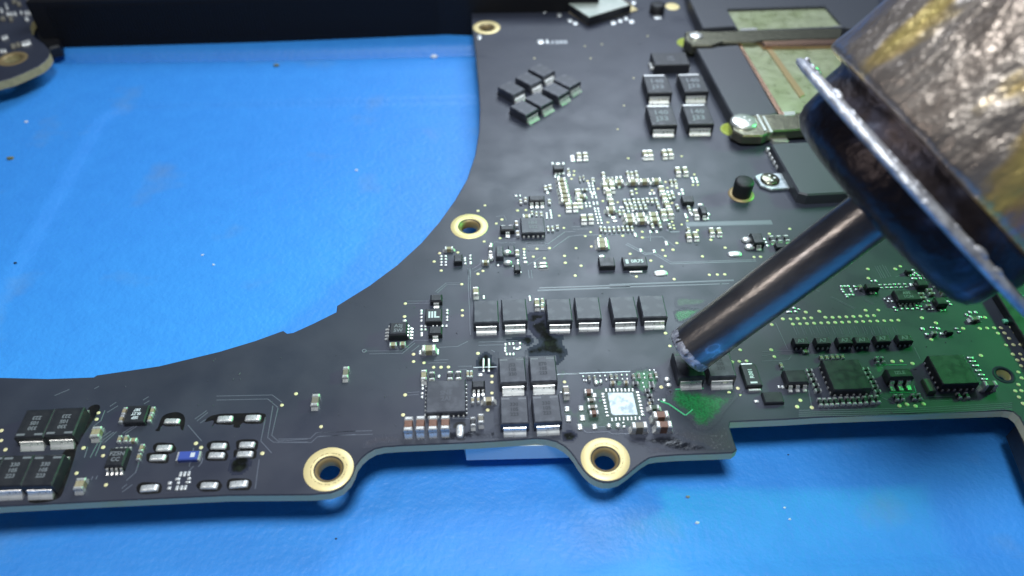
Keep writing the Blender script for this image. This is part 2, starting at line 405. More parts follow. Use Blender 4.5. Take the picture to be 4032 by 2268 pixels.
def ic(F, x, y, w, l, h, name='chip', body='black_body', text=None, ts=.05, pins=None, tm='etched', trz=0, rz=0.0, label=None):
    a, b = size_at(F, x, y, w, l, h); p = F(x, y, h)
    o = link(name, box_mesh(a, b, h, .010, 'ic'+body), body, board, (p.x, p.y, 0), rz, label)
    if text: marking(o, text, h, ts, tm, rz=trz)
    for side, n, pw, pl, ph in (pins or []):
        if side in 'fb':
            for i in range(n):
                xx = -a/2+a*(i+.5)/n; s = -1 if side == 'f' else 1
                link('pin', box_mesh(pw, pl, ph, .005, 'pin'), 'lead', o, (xx, s*(b/2+pl/2-.006), .001))
        else:
            for i in range(n):
                yy = -b/2+b*(i+.5)/n; s = -1 if side == 'l' else 1
                link('pin', box_mesh(pl, pw, ph, .005, 'pin'), 'lead', o, (s*(a/2+pl/2-.006), yy, .001))
    return o
def sot(F, x, y, w, l, h, front=3, back=0, text=None, ts=.05, lw=None, name='transistor', left=0, right=0, body='black_body', ll=.05):
    """body with bent leads"""
    a, b = size_at(F, x, y, w, l, h); p = F(x, y, h)
    o = link(name, box_mesh(a, b, h, .016, 'sot'+body), body, board, (p.x, p.y, 0))
    if text: marking(o, text, h, ts)
    def lead(lwid):
        k = ('lead', round(lwid, 3), round(h, 3), ll)
        if k not in _cache:
            bm = bmesh.new(); prof = [(-.01, h*.62), (.014, h*.60), (.026, .020), (ll, .012), (ll, .0), (.016, .0), (.004, h*.46), (-.01, h*.48)]
            A = [bm.verts.new((-lwid/2, -q, z)) for q, z in prof]; B = [bm.verts.new((lwid/2, -q, z)) for q, z in prof]
            bm.faces.new(A[::-1]); bm.faces.new(B); n = len(prof)
            for i in range(n): bm.faces.new((A[i], A[(i+1) % n], B[(i+1) % n], B[i]))
            bmesh.ops.recalc_face_normals(bm, faces=bm.faces)
            _cache[k] = to_mesh(bm)
        return _cache[k]
    for n, side in ((front, 0), (back, 1), (left, 2), (right, 3)):
        for i in range(n):
            span = a if side < 2 else b; lwid = lw or span/n*.5; t = -span/2+span*(i+.5)/n
            loc = [(t, -b/2, 0), (t, b/2, 0), (-a/2, t, 0), (a/2, t, 0)][side]
            link('lead', lead(lwid), 'lead', o, loc, [0, math.pi, -math.pi/2, math.pi/2][side])
    return o
def trace(F, pts, w=.010, m='trace', h=.0022, name='trace', z=0.0):
    q = [F(x, y) for x, y in pts]; q = [Vector((v.x, v.y)) for v in q]; bm = bmesh.new(); n = len(q); Lf, Rt = [], []
    for i in range(n):
        d = ((q[min(i+1, n-1)]-q[i]).normalized() if i < n-1 else Vector((0, 0)))+((q[i]-q[i-1]).normalized() if i else Vector((0, 0)))
        d.normalize(); nn = Vector((-d.y, d.x))*w/2
        Lf.append([bm.verts.new((*(q[i]+nn), z)), bm.verts.new((*(q[i]+nn*.6), z+h))]); Rt.append([bm.verts.new((*(q[i]-nn*.6), z+h)), bm.verts.new((*(q[i]-nn), z))])
    for i in range(n-1):
        a = Lf[i]+Rt[i]; b = Lf[i+1]+Rt[i+1]
        for k in range(3): bm.faces.new((a[k], a[k+1], b[k+1], b[k]))
    bmesh.ops.recalc_face_normals(bm, faces=bm.faces)
    link(name, to_mesh(bm), m, board)
def soften(m):
    """film on the mask: its own colour inside, thinning out in blotches to the mask's colour at its rim (attribute 'cover')"""
    nt = m.node_tree; b = nt.nodes['Principled BSDF']
    at = nt.nodes.new('ShaderNodeAttribute'); at.attribute_name = 'cover'
    tc = nt.nodes.new('ShaderNodeTexCoord'); n = nt.nodes.new('ShaderNodeTexNoise'); n.inputs['Scale'].default_value = 16; n.inputs['Detail'].default_value = 6
    nt.links.new(tc.outputs['Object'], n.inputs['Vector'])
    sb = nt.nodes.new('ShaderNodeMath'); sb.operation = 'MULTIPLY_ADD'; nt.links.new(n.outputs['Fac'], sb.inputs[0]); sb.inputs[1].default_value = 2.2; sb.inputs[2].default_value = -1.6
    ad = nt.nodes.new('ShaderNodeMath'); ad.operation = 'MULTIPLY_ADD'; nt.links.new(at.outputs['Fac'], ad.inputs[0]); ad.inputs[1].default_value = 1.6; ad.use_clamp = True
    nt.links.new(sb.outputs[0], ad.inputs[2])
    for inp, v in (('Base Color', (.034, .038, .058, 1)), ('Roughness', .43)):
        mx = nt.nodes.new('ShaderNodeMix'); mx.data_type = 'RGBA' if inp == 'Base Color' else 'FLOAT'
        A, B, O = ((mx.inputs[6], mx.inputs[7], mx.outputs[2]) if inp == 'Base Color' else (mx.inputs[2], mx.inputs[3], mx.outputs[0]))
        nt.links.new(ad.outputs[0], mx.inputs[0]); A.default_value = v
        src = b.inputs[inp].links[0].from_socket if b.inputs[inp].links else None
        if src: nt.links.new(src, B)
        else: B.default_value = b.inputs[inp].default_value
        nt.links.new(O, b.inputs[inp])
    return m
SOFT = {k: soften(MK[k]) for k in ('flux_wet', 'flux_dark', 'green_film', 'copper_open', 'scuff')}
def film(name, F, pts, m, z1=.003, smooth=True, rim=.07):
    if m not in SOFT: return plate(name, F, pts, -.002, z1, m, board, ch=.002, smooth=smooth, zp=0)
    q = [F(x, y) for x, y in pts]; q = [Vector((v.x, v.y)) for v in q]
    if smooth: q = smooth_poly(q, 4)
    x0, x1 = min(v.x for v in q), max(v.x for v in q); y0, y1 = min(v.y for v in q), max(v.y for v in q)
    rim = min(rim, math.sqrt(abs(area2(q)/2))*.22); st = .022; nx, ny = int((x1-x0)/st)+1, int((y1-y0)/st)+1
    c = Vector(((x0+x1)/2, (y0+y1)/2)); bm = bmesh.new(); lay = bm.verts.layers.float.new('cover'); G = {}
    near = [(a, b) for a, b in zip(outer, outer[1:]+outer[:1]) if min(a.x, b.x) < x1+.1 and max(a.x, b.x) > x0-.1 and min(a.y, b.y) < y1+.1 and max(a.y, b.y) > y0-.1]
    segs = list(zip(q, q[1:]+q[:1]))
    def sdist(px, py, sg):
        ins = False; best = 9.0
        for a, b in sg:
            ax, ay, bx_, by = a.x, a.y, b.x, b.y
            if (ay > py) != (by > py) and px < (bx_-ax)*(py-ay)/(by-ay)+ax: ins = not ins
            dx, dy = bx_-ax, by-ay; L = dx*dx+dy*dy; t = max(0, min(1, ((px-ax)*dx+(py-ay)*dy)/L)) if L else 0
            d = (px-ax-t*dx)**2+(py-ay-t*dy)**2
            if d < best: best = d
        return math.sqrt(best), ins
    for j in range(ny+1):
        for i in range(nx+1):
            px, py = x0+i*st, y0+j*st; d, ins = sdist(px, py, segs)
            if not ins and d > st: continue
            if near:
                d2, _ = sdist(px, py, near)
                if d2 < .03: continue
            w = bm.verts.new((px-c.x, py-c.y, z1)); w[lay] = min(1, d/rim) if ins else 0.0; G[i, j] = w
    for (i, j), w in list(G.items()):
        k = [(i, j), (i+1, j), (i+1, j+1), (i, j+1)]
        if all(t in G for t in k): bm.faces.new([G[t] for t in k])
    return link(name, to_mesh(bm), m, board, (c.x, c.y, 0))

# ---- big moulded capacitors
CW, CL, CH = .284, .338, .150
def big_cap(F, x, y, lines=('330', '105', '223'), flip=False, m='etched', body='grey_body', bar=True, sc=1.0, rz=0.0, kk=(CW, CL, CH), ts=.058, label=None):
    cw, cl, chh = kk; p = F(x, y, chh)
    rz += random.uniform(-.018, .018)
    o = link('polymer_capacitor', box_mesh(cw, cl, chh, .012, 'cap'+body), body, board, (p.x, p.y, 0), rz, label)
    if lines: marking(o, lines, chh, ts, m, rz=math.pi if flip else 0)
    if bar:
        yy = (-cl/2+.035) if flip else (cl/2-.035)
        for s in (-1, 1): link('polarity_bar', box_mesh(cw*.28, .022, .0012, 0, 'bar'), m, o, (s*cw*.3, yy, chh))
    # front terminal: a bright tab folded down the face onto its solder
    k = ('captab', cw, chh)
    if k not in _cache:
        bm = bmesh.new(); prof = [(0, chh*.55), (.009, chh*.53), (.014, .052), (.026, .034), (.046, .020), (.060, .006), (.062, .0), (0, 0)]
        A = [bm.verts.new((-cw*.40, -q, z)) for q, z in prof]; B = [bm.verts.new((cw*.40, -q, z)) for q, z in prof]
        bm.faces.new(A[::-1]); bm.faces.new(B); n = len(prof)
        for i in range(n): bm.faces.new((A[i], A[(i+1) % n], B[(i+1) % n], B[i]))
        bmesh.ops.recalc_face_normals(bm, faces=bm.faces); _cache[k] = to_mesh(bm)
    link('terminal', _cache[k], 'lead', o, (0, -cl/2, 0)); link('terminal', _cache[k], 'lead', o, (0, cl/2, 0), math.pi)
    return o
for x, y in ((305, 480), (565, 465)): big_cap(F1, x, y, ('330', '105', '223'), True, body='black_body', m='white_print' if 0 else 'etched')
big_cap(F1, 110, 897, body='black_body'); big_cap(F1, 377, 893, body='black_body')
big_cap(F1, -150, 905, body='black_body')
for (x, y), L in zip(((497, 382), (935, 365), (525, 950), (988, 930)), (('J52', '105', '330'), ('E70', '105', '223'), ('330', '105', '223'), ('330', '105', '223'))):
    big_cap(C6, x, y, L, m='dark_print')
for x, y in ((678, 1095), (965, 1080), (1418, 1077), (1712, 1060), (2075, 1055), (2372, 1042)): big_cap(G2, x, y, None, bar=False)
big_cap(F4, 232, 588, ('J52', '105', '330'), m='dark_print'); big_cap(F4, 484, 585, ('J52', '105', '330'), m='dark_print')
# seven turned capacitors
for x, y in ((875, 725), (745, 815), (565, 912), (1140, 835), (1025, 928), (850, 1030), (695, 1115)):
    a = T1(410, 910, .1); b = T1(590, 1010, .1)
    rz = math.atan2(b.y-a.y, b.x-a.x)+math.pi/2
    o = big_cap(T1, x, y, None, bar=False, rz=rz, kk=(.27, .345, .15))
    c = o.children
# four marked capacitors and the lying one
for x, y in ((335, 798), (675, 790), (375, 1098), (720, 1088)):
    o = big_cap(T2, x, y, ('140', 'J33'), m='print_mid', body='black_body', bar=False, kk=(.385, .50, .17), ts=.15)
    link('terminal', box_mesh(.36, .075, .145, .02, 'tt'), 'lead', o, (0, .50/2+.038, 0))
o = ic(T2, 457, 556, 335, 118, .16, name='polymer_capacitor', body='black_body', text=['140', 'Y33'], ts=.08)
for s, xx in ((-1, -.30), (1, .30)): link('terminal', box_mesh(.06, .17, .05, .012, 'tt2'), 'lead', o, (xx, 0, 0))

# ---- lower left field
ic(F1, 1195, 398, 185, 150, .07, text=['SEP', '0L2T', '387'], ts=.045, tm='white_print', trz=math.pi)
chips(F1, [(1088, 370), (1062, 440), (1335, 365), (1312, 432)], 32, 62, .04)
sot(F1, 1020, 775, 160, 165, .09, front=4, back=4, text=['FZ5N', 'CC'], ts=.06, name='chip')
chips(F1, [(1045, 615), (1102, 612), (1215, 770)], 32, 58, .04); chips(F1, [(1165, 625, 64, 34)], h=.045, ax='x'); chips(F1, [(1240, 692, 36, 62)], h=.04)
chips(F1, [(836, 552, 80, 92), (694, 1008, 82, 98)], h=.075)
o = link('chip_inductor', box_mesh(.19, .10, .05, .01, 'bl'), 'blue_ceramic', board, (F1(1650, 762, .05).x, F1(1650, 762, .05).y, 0))
link('marking', box_mesh(.042, .05, .002, 0, 'sq'), 'white_print', o, (.045, 0, .05)); link('terminal', box_mesh(.02, .10, .04, .006, 'te'), 'lead', o, (.103, 0, 0)); link('terminal', box_mesh(.02, .10, .04, .006, 'te'), 'lead', o, (-.103, 0, 0))
LP = [(1510, 465, 140, 46), (1975, 445, 140, 55), (2220, 437, 140, 55), (1440, 700, 140, 55), (1385, 785, 145, 55), (1918, 683, 142, 55), (1900, 765, 145, 55), (2168, 672, 142, 55), (2150, 755, 145, 55), (1310, 1052, 160, 62), (1835, 1030, 155, 60), (2095, 1018, 165, 66)]
pads(F1, LP, h=.03, sq=1.0)
def well(F, x, y, w, l, seed=0):
    rnd = random.Random(x*7+y); pts = []
    for i in range(14):
        a = math.tau*i/14; c, s = math.cos(a), math.sin(a); k = rnd.uniform(.95, 1.08)
        pts.append((x+math.copysign(abs(c)**.6, c)*w/2*k, y+math.copysign(abs(s)**.7, s)*l/2*k))
    film('mask_burn', F, pts, 'black_well', .0015)
for x, y, w, l in LP:
    well(F1, x+2, y+2, w+58, l+42)
film('mask_burn', F1, [(1360, 545), (1385, 520), (1430, 420), (1530, 385), (1600, 400), (1625, 450), (1610, 540), (1585, 530), (1560, 470), (1430, 500), (1400, 550)], 'black_well', .0018)
film('mask_burn', F1, [(1800, 470), (1870, 412), (2100, 395), (2300, 395), (2335, 420), (2320, 470), (2290, 440), (2130, 480), (2100, 520), (2050, 515), (2040, 480), (1900, 480), (1860, 520), (1875, 460)], 'black_well', .0018)
film('mask_burn', F1, [(2080, 770), (2190, 775), (2180, 880), (2100, 935), (2020, 920), (2010, 850)], 'flux_dark', .0016)
film('mask_burn', F1, [(780, 345), (880, 350), (700, 640), (650, 800), (580, 1010), (500, 1150), (240, 1150), (540, 760), (690, 560)], 'black_well', .0014)
pads(F1, [(1585, 930, 25, 46), (1621, 928, 25, 46), (1658, 925, 25, 44), (1560, 972, 46, 24), (1490, 1008, 36, 30), (1485, 1052, 36, 30), (1565, 1005, 28, 28), (1553, 1052, 30, 44), (1592, 1050, 28, 44), (1627, 1047, 28, 44), (1650, 1000, 52, 18), (1660, 968, 34, 22)], h=.014)
vias(F1, [(865, 392), (848, 448), (733, 700), (905, 695), (905, 768), (672, 922), (930, 1025), (12, 548), (10, 635), (48, 715), (1720, 660), (1765, 697), (2475, 325), (2303, 748)])
vias(E1, [(1945, 252), (2110, 468)]); chips(E1, [(2270, 105, 40, 74), (2070, 288, 50, 80)], h=.06, body='grey_ceramic')
for t in ([(1900, 280), (2350, 270), (2440, 345)], [(1900, 245), (2390, 235), (2475, 300)], [(2395, 330), (2350, 610), (2400, 650), (2700, 648)], [(2440, 350), (2385, 590), (2440, 640), (2700, 622)], [(2330, 430), (2290, 640), (2385, 745)], [(920, 370), (885, 460), (820, 510)],
          [(965, 335), (1020, 298)], [(940, 388), (1035, 330)], [(1255, 280), (1305, 250)], [(1265, 312), (1312, 285)], [(1710, 447), (1815, 372)], [(1728, 463), (1825, 388)], [(1757, 482), (1805, 450)], [(1075, 570), (1180, 505)], [(1100, 575), (1205, 505)],
          [(890, 610), (975, 550)], [(905, 630), (1000, 560)], [(920, 650), (1025, 555)], [(890, 640), (835, 770)], [(860, 650), (790, 785)], [(770, 690), (740, 785)], [(1110, 985), (1190, 915), (1225, 805)], [(1068, 1057), (1115, 1018)], [(1072, 1087), (1162, 1022)],
          [(1650, 500), (1770, 640)], [(1780, 790), (1770, 830), (1740, 865)], [(1640, 920), (1700, 860)], [(1660, 865), (1700, 700)], [(480, 240), (610, 185)], [(830, 180), (868, 158)], [(2240, 1060), (2275, 800)], [(800, 980), (815, 950)], [(840, 975), (855, 945)]): trace(F1, t)
for t in ([(1820, 572), (2045, 572), (2085, 535), (2337, 518)], [(1830, 550), (2040, 545), (2078, 508), (2337, 497)]): trace(E1, t)
trace(F2, [(-330, 1345), (145, 1328)]); trace(F2, [(-320, 1378), (150, 1360)])

# ---- centre left field (F2)
sot(F2, 708, 158, 105, 62, .08, front=1, back=0, lw=.06); pads(F2, [(430, 362, 35, 20)], h=.01)
ic(F2, 685, 312, 145, 115, .075, text=['IIL'], ts=.13, tm='white_print')
pads(F2, [(577, 275), (577, 300), (577, 332), (577, 362), (803, 270), (803, 295), (803, 330), (803, 355), (577, 410), (577, 440), (612, 410), (612, 438), (762, 408), (797, 408)], 25, 20)
pads(F2, [(680, 402, 16, 26), (716, 402, 16, 26), (580, 480, 26, 42)])
sot(F2, 700, 443, 120, 72, .08, front=1, lw=.06)
sot(F2, 375, 428, 160, 110, .11, front=0, left=4, right=4, text=['A2J', '5W'], ts=.065, name='chip', ll=.055)
chips(F2, [(328, 565, 66, 34), (412, 560, 52, 36)], h=.05, ax='x'); chips(F2, [(642, 598, 122, 56)], h=.085, ax='x', body='tan_ceramic')
pads(F2, [(565, 640, 20, 40), (722, 635, 20, 52)])
vias(F2, [(932, 43), (437, 213), (430, 327), (937, 272), (938, 318), (509, 658), (509, 722), (600, 733), (685, 772), (750, 772), (815, 770), (1074, 650), (435, 1015), (417, 1190), (1197, 850), (1197, 903), (1197, 998), (1160, 1147)])
ic(F2, 793, 1022, 348, 282, .085, body='grey_body', text=['SN6', '2AI'], ts=.07, tm='faint_print', pins=[('f', 8, .018, .022, .022), ('r', 8, .018, .022, .022), ('l', 8, .018, .022, .022), ('b', 8, .018, .022, .022)], label='large square grey chip with a scuffed top')
pads(F2, [(588, 930), (588, 958), (585, 1000), (583, 1032)], 26, 20)
chips(F2, [(598, 832, 52, 88)], h=.07, body='tan_ceramic'); chips(F2, [(670, 842, 46, 74), (828, 838, 46, 76), (902, 836, 50, 76)], h=.06, body='black_body'); pads(F2, [(732, 850, 28, 28), (1095, 838, 46, 26)])
chips(F2, [(985, 825, 24, 60), (1015, 825, 24, 60)], h=.04)
sot(F2, 1078, 918, 116, 68, .085, front=3)
chips(F2, [(1028, 1055, 28, 56), (1077, 1050, 25, 56)], h=.04); chips(F2, [(1168, 1048, 98, 46)], h=.075, ax='x')
chips(F2, [(462, 1262, 76, 124), (567, 1256, 76, 124), (678, 1254, 76, 124), (786, 1250, 76, 120)], h=.12, body='brown_ceramic')
chips(F2, [(1030, 1243, 46, 82)], h=.06, body='black_body'); chips(F2, [(1100, 1215, 52, 82)], h=.08, body='grey_ceramic')
well(F2, 917, 1330, 120, 160); pads(F2, [(917, 1328, 70, 118)], h=.03, sq=.2)
pads(F2, [(1315, 570), (1350, 565), (1383, 565), (1313, 603), (1313, 627), (1392, 603), (1325, 655), (1355, 655), (1385, 655), (1442, 560), (1442, 597)], 22, 24); pads(F2, [(1420, 610, 42, 18)])
film('flux_and_green_film', F2, [(1060, 730), (1110, 660), (1150, 645), (1185, 670), (1190, 710), (1225, 750), (1235, 800), (1190, 830), (1080, 790)], 'flux_dark', .003)
pads(F2, [(1122, 735, 20, 96), (1170, 735, 20, 96), (1122, 803, 22, 22), (1170, 802, 22, 22)], h=.012); trace(F2, [(1035, 775), (1240, 770)], .012, 'trace_bright', .006)
chips(F2, [(1055, 95, 52, 66)], h=.07); pads(F2, [(1125, 155, 22, 36), (1528, 165, 22, 52)]); chips(F2, [(1592, 198, 46, 70)], h=.065)
chips(F2, [(1640, 185, 30, 50), (1640, 240, 30, 50)], h=.03)
for t in ([(700, 110), (795, 32), (915, 32)], [(715, 120), (800, 47), (915, 47)], [(455, 192), (640, 190)], [(455, 213), (650, 210)], [(75, 630), (405, 628), (520, 535), (640, 535)], [(120, 655), (410, 650), (520, 560)], [(735, 598), (895, 590), (985, 545)], [(690, 712), (815, 705)], [(640, 735), (800, 733)],
          [(455, 995), (560, 988)], [(455, 1018), (555, 1012)], [(1080, 553), (1425, 540)], [(1080, 580), (1300, 575)], [(900, 765), (1020, 762)], [(905, 795), (980, 790)], [(850, 1222), (1000, 1222)], [(1190, 620), (1260, 660)], [(490, 635), (560, 580)]): trace(F2, t)
link('via_ring', lathe([(.014, .0), (.016, .004), (.026, .004), (.028, 0)], 20), 'trace', board, (F2(75, 628).x, F2(75, 628).y, 0))

# ---- reworked square footprint (Q5)
film('bare_copper_field', Q5, [(430, 400), (620, 380), (860, 340), (1250, 300), (1420, 60), (1760, 30), (1800, 260), (1720, 560), (1580, 640), (1560, 900), (1500, 1010), (1200, 1160), (800, 1180), (480, 1170), (300, 1100), (250, 960), (60, 900), (60, 740), (230, 700), (300, 800), (320, 680), (420, 620)], 'copper_open', .0015)
film('flux_and_green_film', Q5, [(1290, 120), (1430, 60), (1600, 40), (1780, 120), (1790, 260), (1720, 470), (1650, 560), (1540, 540), (1400, 460), (1330, 330)], 'green_film', .0035)
film('flux_and_green_film', Q5, [(1020, 280), (1110, 260), (1150, 310), (1080, 370), (1030, 350)], 'green_film', .0035)
film('flux_and_green_film', Q5, [(690, 590), (770, 590), (780, 650), (710, 660)], 'green_film', .0035)
plate('centre_pad', Q5, [(865, 480), (1325, 480), (1415, 880), (970, 890), (930, 852)], 0, .010, 'tinned', board, ch=.005, zp=.005, label='large square tinned pad of the missing chip')
pads(Q5, [(x, y, 42, 66) for x, y in ((845, 436), (915, 435), (980, 435), (1048, 434), (1120, 434), (1185, 434), (1250, 432), (1318, 430))], sq=.5)
pads(Q5, [(x, y, 74, 40) for x, y in ((1405, 475), (1420, 530), (1432, 585), (1447, 640), (1462, 703), (1472, 760), (1485, 818), (1497, 872))], sq=.5)
pads(Q5, [(x, y, 38, 70) for x, y in ((950, 960), (1020, 952), (1085, 948), (1158, 945), (1230, 945), (1298, 940), (1370, 937), (1440, 935))], sq=.5)
pads(Q5, [(x, y, 70, 36) for x, y in ((787, 502), (795, 552), (808, 612), (820, 662), (832, 720), (845, 772), (855, 832), (870, 890))], sq=.5)
chips(Q5, [(535, 448, 160, 84), (632, 825, 165, 80)], h=.06, ax='x', body='brown_ceramic'); chips(Q5, [(585, 598, 152, 62), (605, 722, 172, 62)], h=.045, ax='x', body='grey_ceramic')
pads(Q5, [(400, 755, 100, 98), (425, 930, 104, 112), (378, 1090, 98, 112), (640, 1082, 100, 102), (148, 770, 98, 98), (172, 940, 104, 116), (1150, 1020, 52, 26), (1165, 1085, 56, 46), (636, 525, 90, 80)], sq=.8, h=.018)
pads(Q5, [(895, 1070, 92, 82), (1055, 1065, 102, 92), (670, 300, 92, 82), (750, 280, 62, 80)], sq=0, h=.03)
chips(Q5, [(135, 425, 112, 158)], h=.075, body='grey_ceramic'); pads(Q5, [(40, 475, 50, 24)])
vias(Q5, [(103, 290), (1822, 382), (1990, 465)])
chips(Q5, [(1445, 1050, 276, 116)], h=.12, ax='x', body='grey_ceramic'); chips(Q5, [(1825, 858, 284, 122), (1880, 1035, 286, 122)], h=.12, ax='x', body='brown_ceramic'); chips(Q5, [(1705, 728, 186, 84)], h=.05, ax='x', body='green_body')
pads(Q5, [(433, 190), (735, 182), (825, 178), (1122, 165), (1213, 163), (1622, 80), (1700, 78), (1520, 148), (1532, 215), (1500, 310), (1520, 378), (850, 248), (1135, 237), (1222, 235), (450, 260), (490, 265), (1780, 610), (1865, 605)], 38, 38, sq=.1)
chips(Q5, [(545, 205, 48, 88), (643, 205, 48, 88), (938, 188, 55, 102), (1030, 185, 50, 92), (1335, 178, 55, 92), (1432, 170, 55, 92), (1640, 172, 58, 92), (1738, 155, 52, 112)], h=.04, body='grey_ceramic')
chips(Q5, [(965, 290, 98, 56), (1203, 285, 92, 54)], h=.05, ax='x'); chips(Q5, [(1370, 298, 112, 64), (1650, 300, 92, 56), (1662, 355, 102, 62), (1580, 430, 92, 66), (1625, 520, 102, 52), (1655, 605, 92, 52)], h=.045, ax='x', body='black_body')
pads(Q5, [(1930, 240, 112, 82), (1960, 345, 114, 74)], sq=0, h=.03); chips(Q5, [(1618, 660, 80, 40)], ax='x', h=.03)
for t in ([(0, 152), (700, 125), (1420, 98)],): trace(Q5, t, .014, 'trace_bright', .003)
trace(C6, [(1135, 452), (1449, 438)], .014, 'trace_bright', .003)
for t in ([(440, 1150), (500, 1195), (900, 1180), (960, 1225), (1260, 1215)], [(690, 1095), (830, 1090)]): trace(Q5, t, .014, 'trace', .004)
# dark flux stains and bright green films
film('flux_and_green_film', F3, [(450, -60), (600, -120), (640, -30), (700, 50), (772, 60), (745, 130), (803, 195), (770, 270), (700, 330), (690, 240), (440, 240), (425, 180), (545, 120), (480, 20)], 'flux_dark', .002)
film('flux_and_green_film', F3, [(235, 90), (380, 70), (440, 50), (480, 100), (440, 150), (380, 110), (250, 105)], 'flux_dark', .002)
film('flux_and_green_film', F3, [(740, 380), (780, 370), (800, 420), (760, 500), (830, 600), (820, 680), (760, 690), (730, 560), (720, 450)], 'copper_open', .0012)
film('flux_and_green_film', G2, [(1110, 1125), (1280, 1120), (1290, 1200), (1320, 1300), (1400, 1340), (1300, 1400), (1160, 1330), (1120, 1250)], 'flux_dark', .0017)
film('flux_and_green_film', F3, [(760, 990), (830, 960), (900, 1000), (850, 1050), (780, 1050)], 'flux_dark', .002)
film('flux_and_green_film', F4, [(60, 800), (130, 770), (350, 800), (560, 835), (670, 795), (640, 850), (540, 960), (450, 1075), (355, 1125), (270, 1085), (215, 1020), (120, 950), (60, 890)], 'green_film', .004, rim=.16)
film('flux_and_green_film', F4, [(120, 150), (330, 140), (270, 200), (150, 250)], 'green_film', .0012); film('dark_green_patch', F4, [(120, 40), (390, 50), (370, 100), (125, 130)], 'copper_open', .0012, smooth=False)
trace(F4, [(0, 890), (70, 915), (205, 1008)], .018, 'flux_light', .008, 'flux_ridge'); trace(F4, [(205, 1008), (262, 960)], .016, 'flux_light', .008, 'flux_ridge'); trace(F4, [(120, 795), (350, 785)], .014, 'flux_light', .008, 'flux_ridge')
film('scuff', F4, [(-60, 1190), (60, 1150), (200, 1110), (380, 1130), (540, 1080), (600, 1180), (618, 1290), (560, 1315), (300, 1322), (60, 1330), (-100, 1310), (-90, 1250)], 'scuff', .0012)
film('scuff', E1, [(820, 950), (1100, 900), (1500, 905), (1500, 935), (1100, 950)], 'scuff', .0012)
film('flux_and_green_film', F3, [(-420, 980), (-300, 940), (-100, 930), (60, 960), (160, 880), (180, 1000), (440, 1010), (460, 900), (500, 1000), (760, 1000), (800, 900), (880, 960), (900, 1010), (820, 1070), (650, 1020), (300, 1035), (-60, 1050), (-380, 1090)], 'flux_wet', .0016, rim=.12)
film('flux_and_green_film', F3, [(400, 250), (440, 260), (450, 900), (480, 1000), (420, 1000), (400, 600)], 'flux_wet', .0021)
film('flux_and_green_film', F3, [(110, 240), (150, 260), (160, 800), (170, 990), (110, 980), (120, 600)], 'flux_wet', .0025)
film('flux_and_green_film', F3, [(1350, 960), (1500, 1000), (1800, 980), (1950, 1040), (2100, 1080), (2180, 1150), (1900, 1180), (1600, 1100), (1380, 1040)], 'flux_wet', .0019, rim=.12)
film('scuff', F2, [(100, 1400), (300, 1360), (520, 1400), (900, 1400), (900, 1430), (300, 1445), (150, 1470), (60, 1480)], 'scuff', .0012)
pads(F4, [(30, 880, 26, 26), (1, 800, 1, 1)][:1])

# ---- right lower field
vias(G1, [(170, 530), (232, 530), (290, 528), (345, 525), (402, 522), (517, 517), (575, 517), (632, 515), (688, 513), (745, 510), (802, 508), (858, 505), (913, 503), (252, 572), (310, 570), (367, 568), (425, 565), (483, 563), (540, 561), (597, 559), (653, 557), (710, 555), (768, 553), (825, 551), (883, 549), (940, 547), (997, 545), (1055, 543), (1112, 541),
          (80, 577), (75, 782), (100, 838), (357, 475), (467, 468), (845, 460), (948, 458), (863, 124), (867, 198), (1087, 123), (1128, 101), (1303, 521), (1418, 563), (1380, 698), (1640, 607), (1817, 517), (1775, 607), (1835, 605), (1892, 603), (1948, 602), (2030, 598), (1923, 647), (1978, 645), (2062, 642), (2015, 688), (2093, 686), (1990, 743), (2050, 741), (2108, 740),
          (2045, 818), (2105, 817), (2083, 865), (2130, 860), (2113, 912), (2090, 963), (2118, 1012), (2090, 1065), (2065, 1117), (2115, 1115), (2095, 1167), (2130, 1220), (1785, 828), (1065, 877), (1137, 873), (1227, 893), (313, 1193), (287, 1245), (407, 1252), (1120, 1238), (1182, 1226), (1252, 1240), (1318, 1223)], r=.0225)
vias(F4, [(42, 335), (77, 440), (8, 775), (80, 813), (561, 820), (632, 785), (645, 837), (585, 570), (642, 566), (702, 562), (650, 472), (903, 470), (908, 265)])
for x, y in ((320, 708), (497, 705), (675, 702), (817, 700), (983, 688), (1165, 683)):
    ic(G1, x, y, 120, 58, .085, body='black_body', text=['A7'], ts=.07, pins=[('f', 3, .016, .02, .03)], name='transistor')
chips(G1, [(360, 788, 50, 26)], ax='x', h=.03)
ic(R5, 372, 852, 352, 282, .12, body='black_body', pins=[('f', 6, .020, .014, .030), ('l', 6, .020, .014, .030)], label='thick square black chip beside the small plain hole')
ic(G1, 690, 980, 312, 248, .11, body='black_body', pins=[('f', 6, .020, .014, .030), ('l', 6, .020, .014, .030)], label='thick square black chip with a comb of small parts below it')
chips(G1, [(x, y, 28, 64) for x, y in ((478, 1200), (520, 1200), (563, 1198), (607, 1195), (655, 1190), (705, 1188), (750, 1190), (797, 1188), (845, 1183), (900, 1178), (948, 1175))], h=.045, body='black_body')
chips(G1, [(850, 930), (865, 965), (888, 1002), (910, 1038), (925, 1072), (947, 1112), (388, 943), (403, 980), (423, 1017), (443, 1060), (462, 1105)], 54, 26, .045, 'x', 'black_body')
chips(G1, [(487, 838), (532, 838), (577, 835), (617, 833), (660, 832)], 26, 36, .04)
sot(G1, 280, 995, 178, 112, .10, front=3); pads(G1, [(140, 1083, 24, 24), (170, 1083, 24, 24), (187, 1028, 24, 20)]); chips(G1, [(160, 903, 26, 42)], h=.03)
ic(G1, 92, 1165, 160, 90, .05, body='black_body'); pads(F4, [(785, 890, 40, 22)], sq=1)
o = ic(F4, 742, 672, 132, 178, .065, body='black_body', name='shunt_resistor', label='black current sense resistor marked R001')
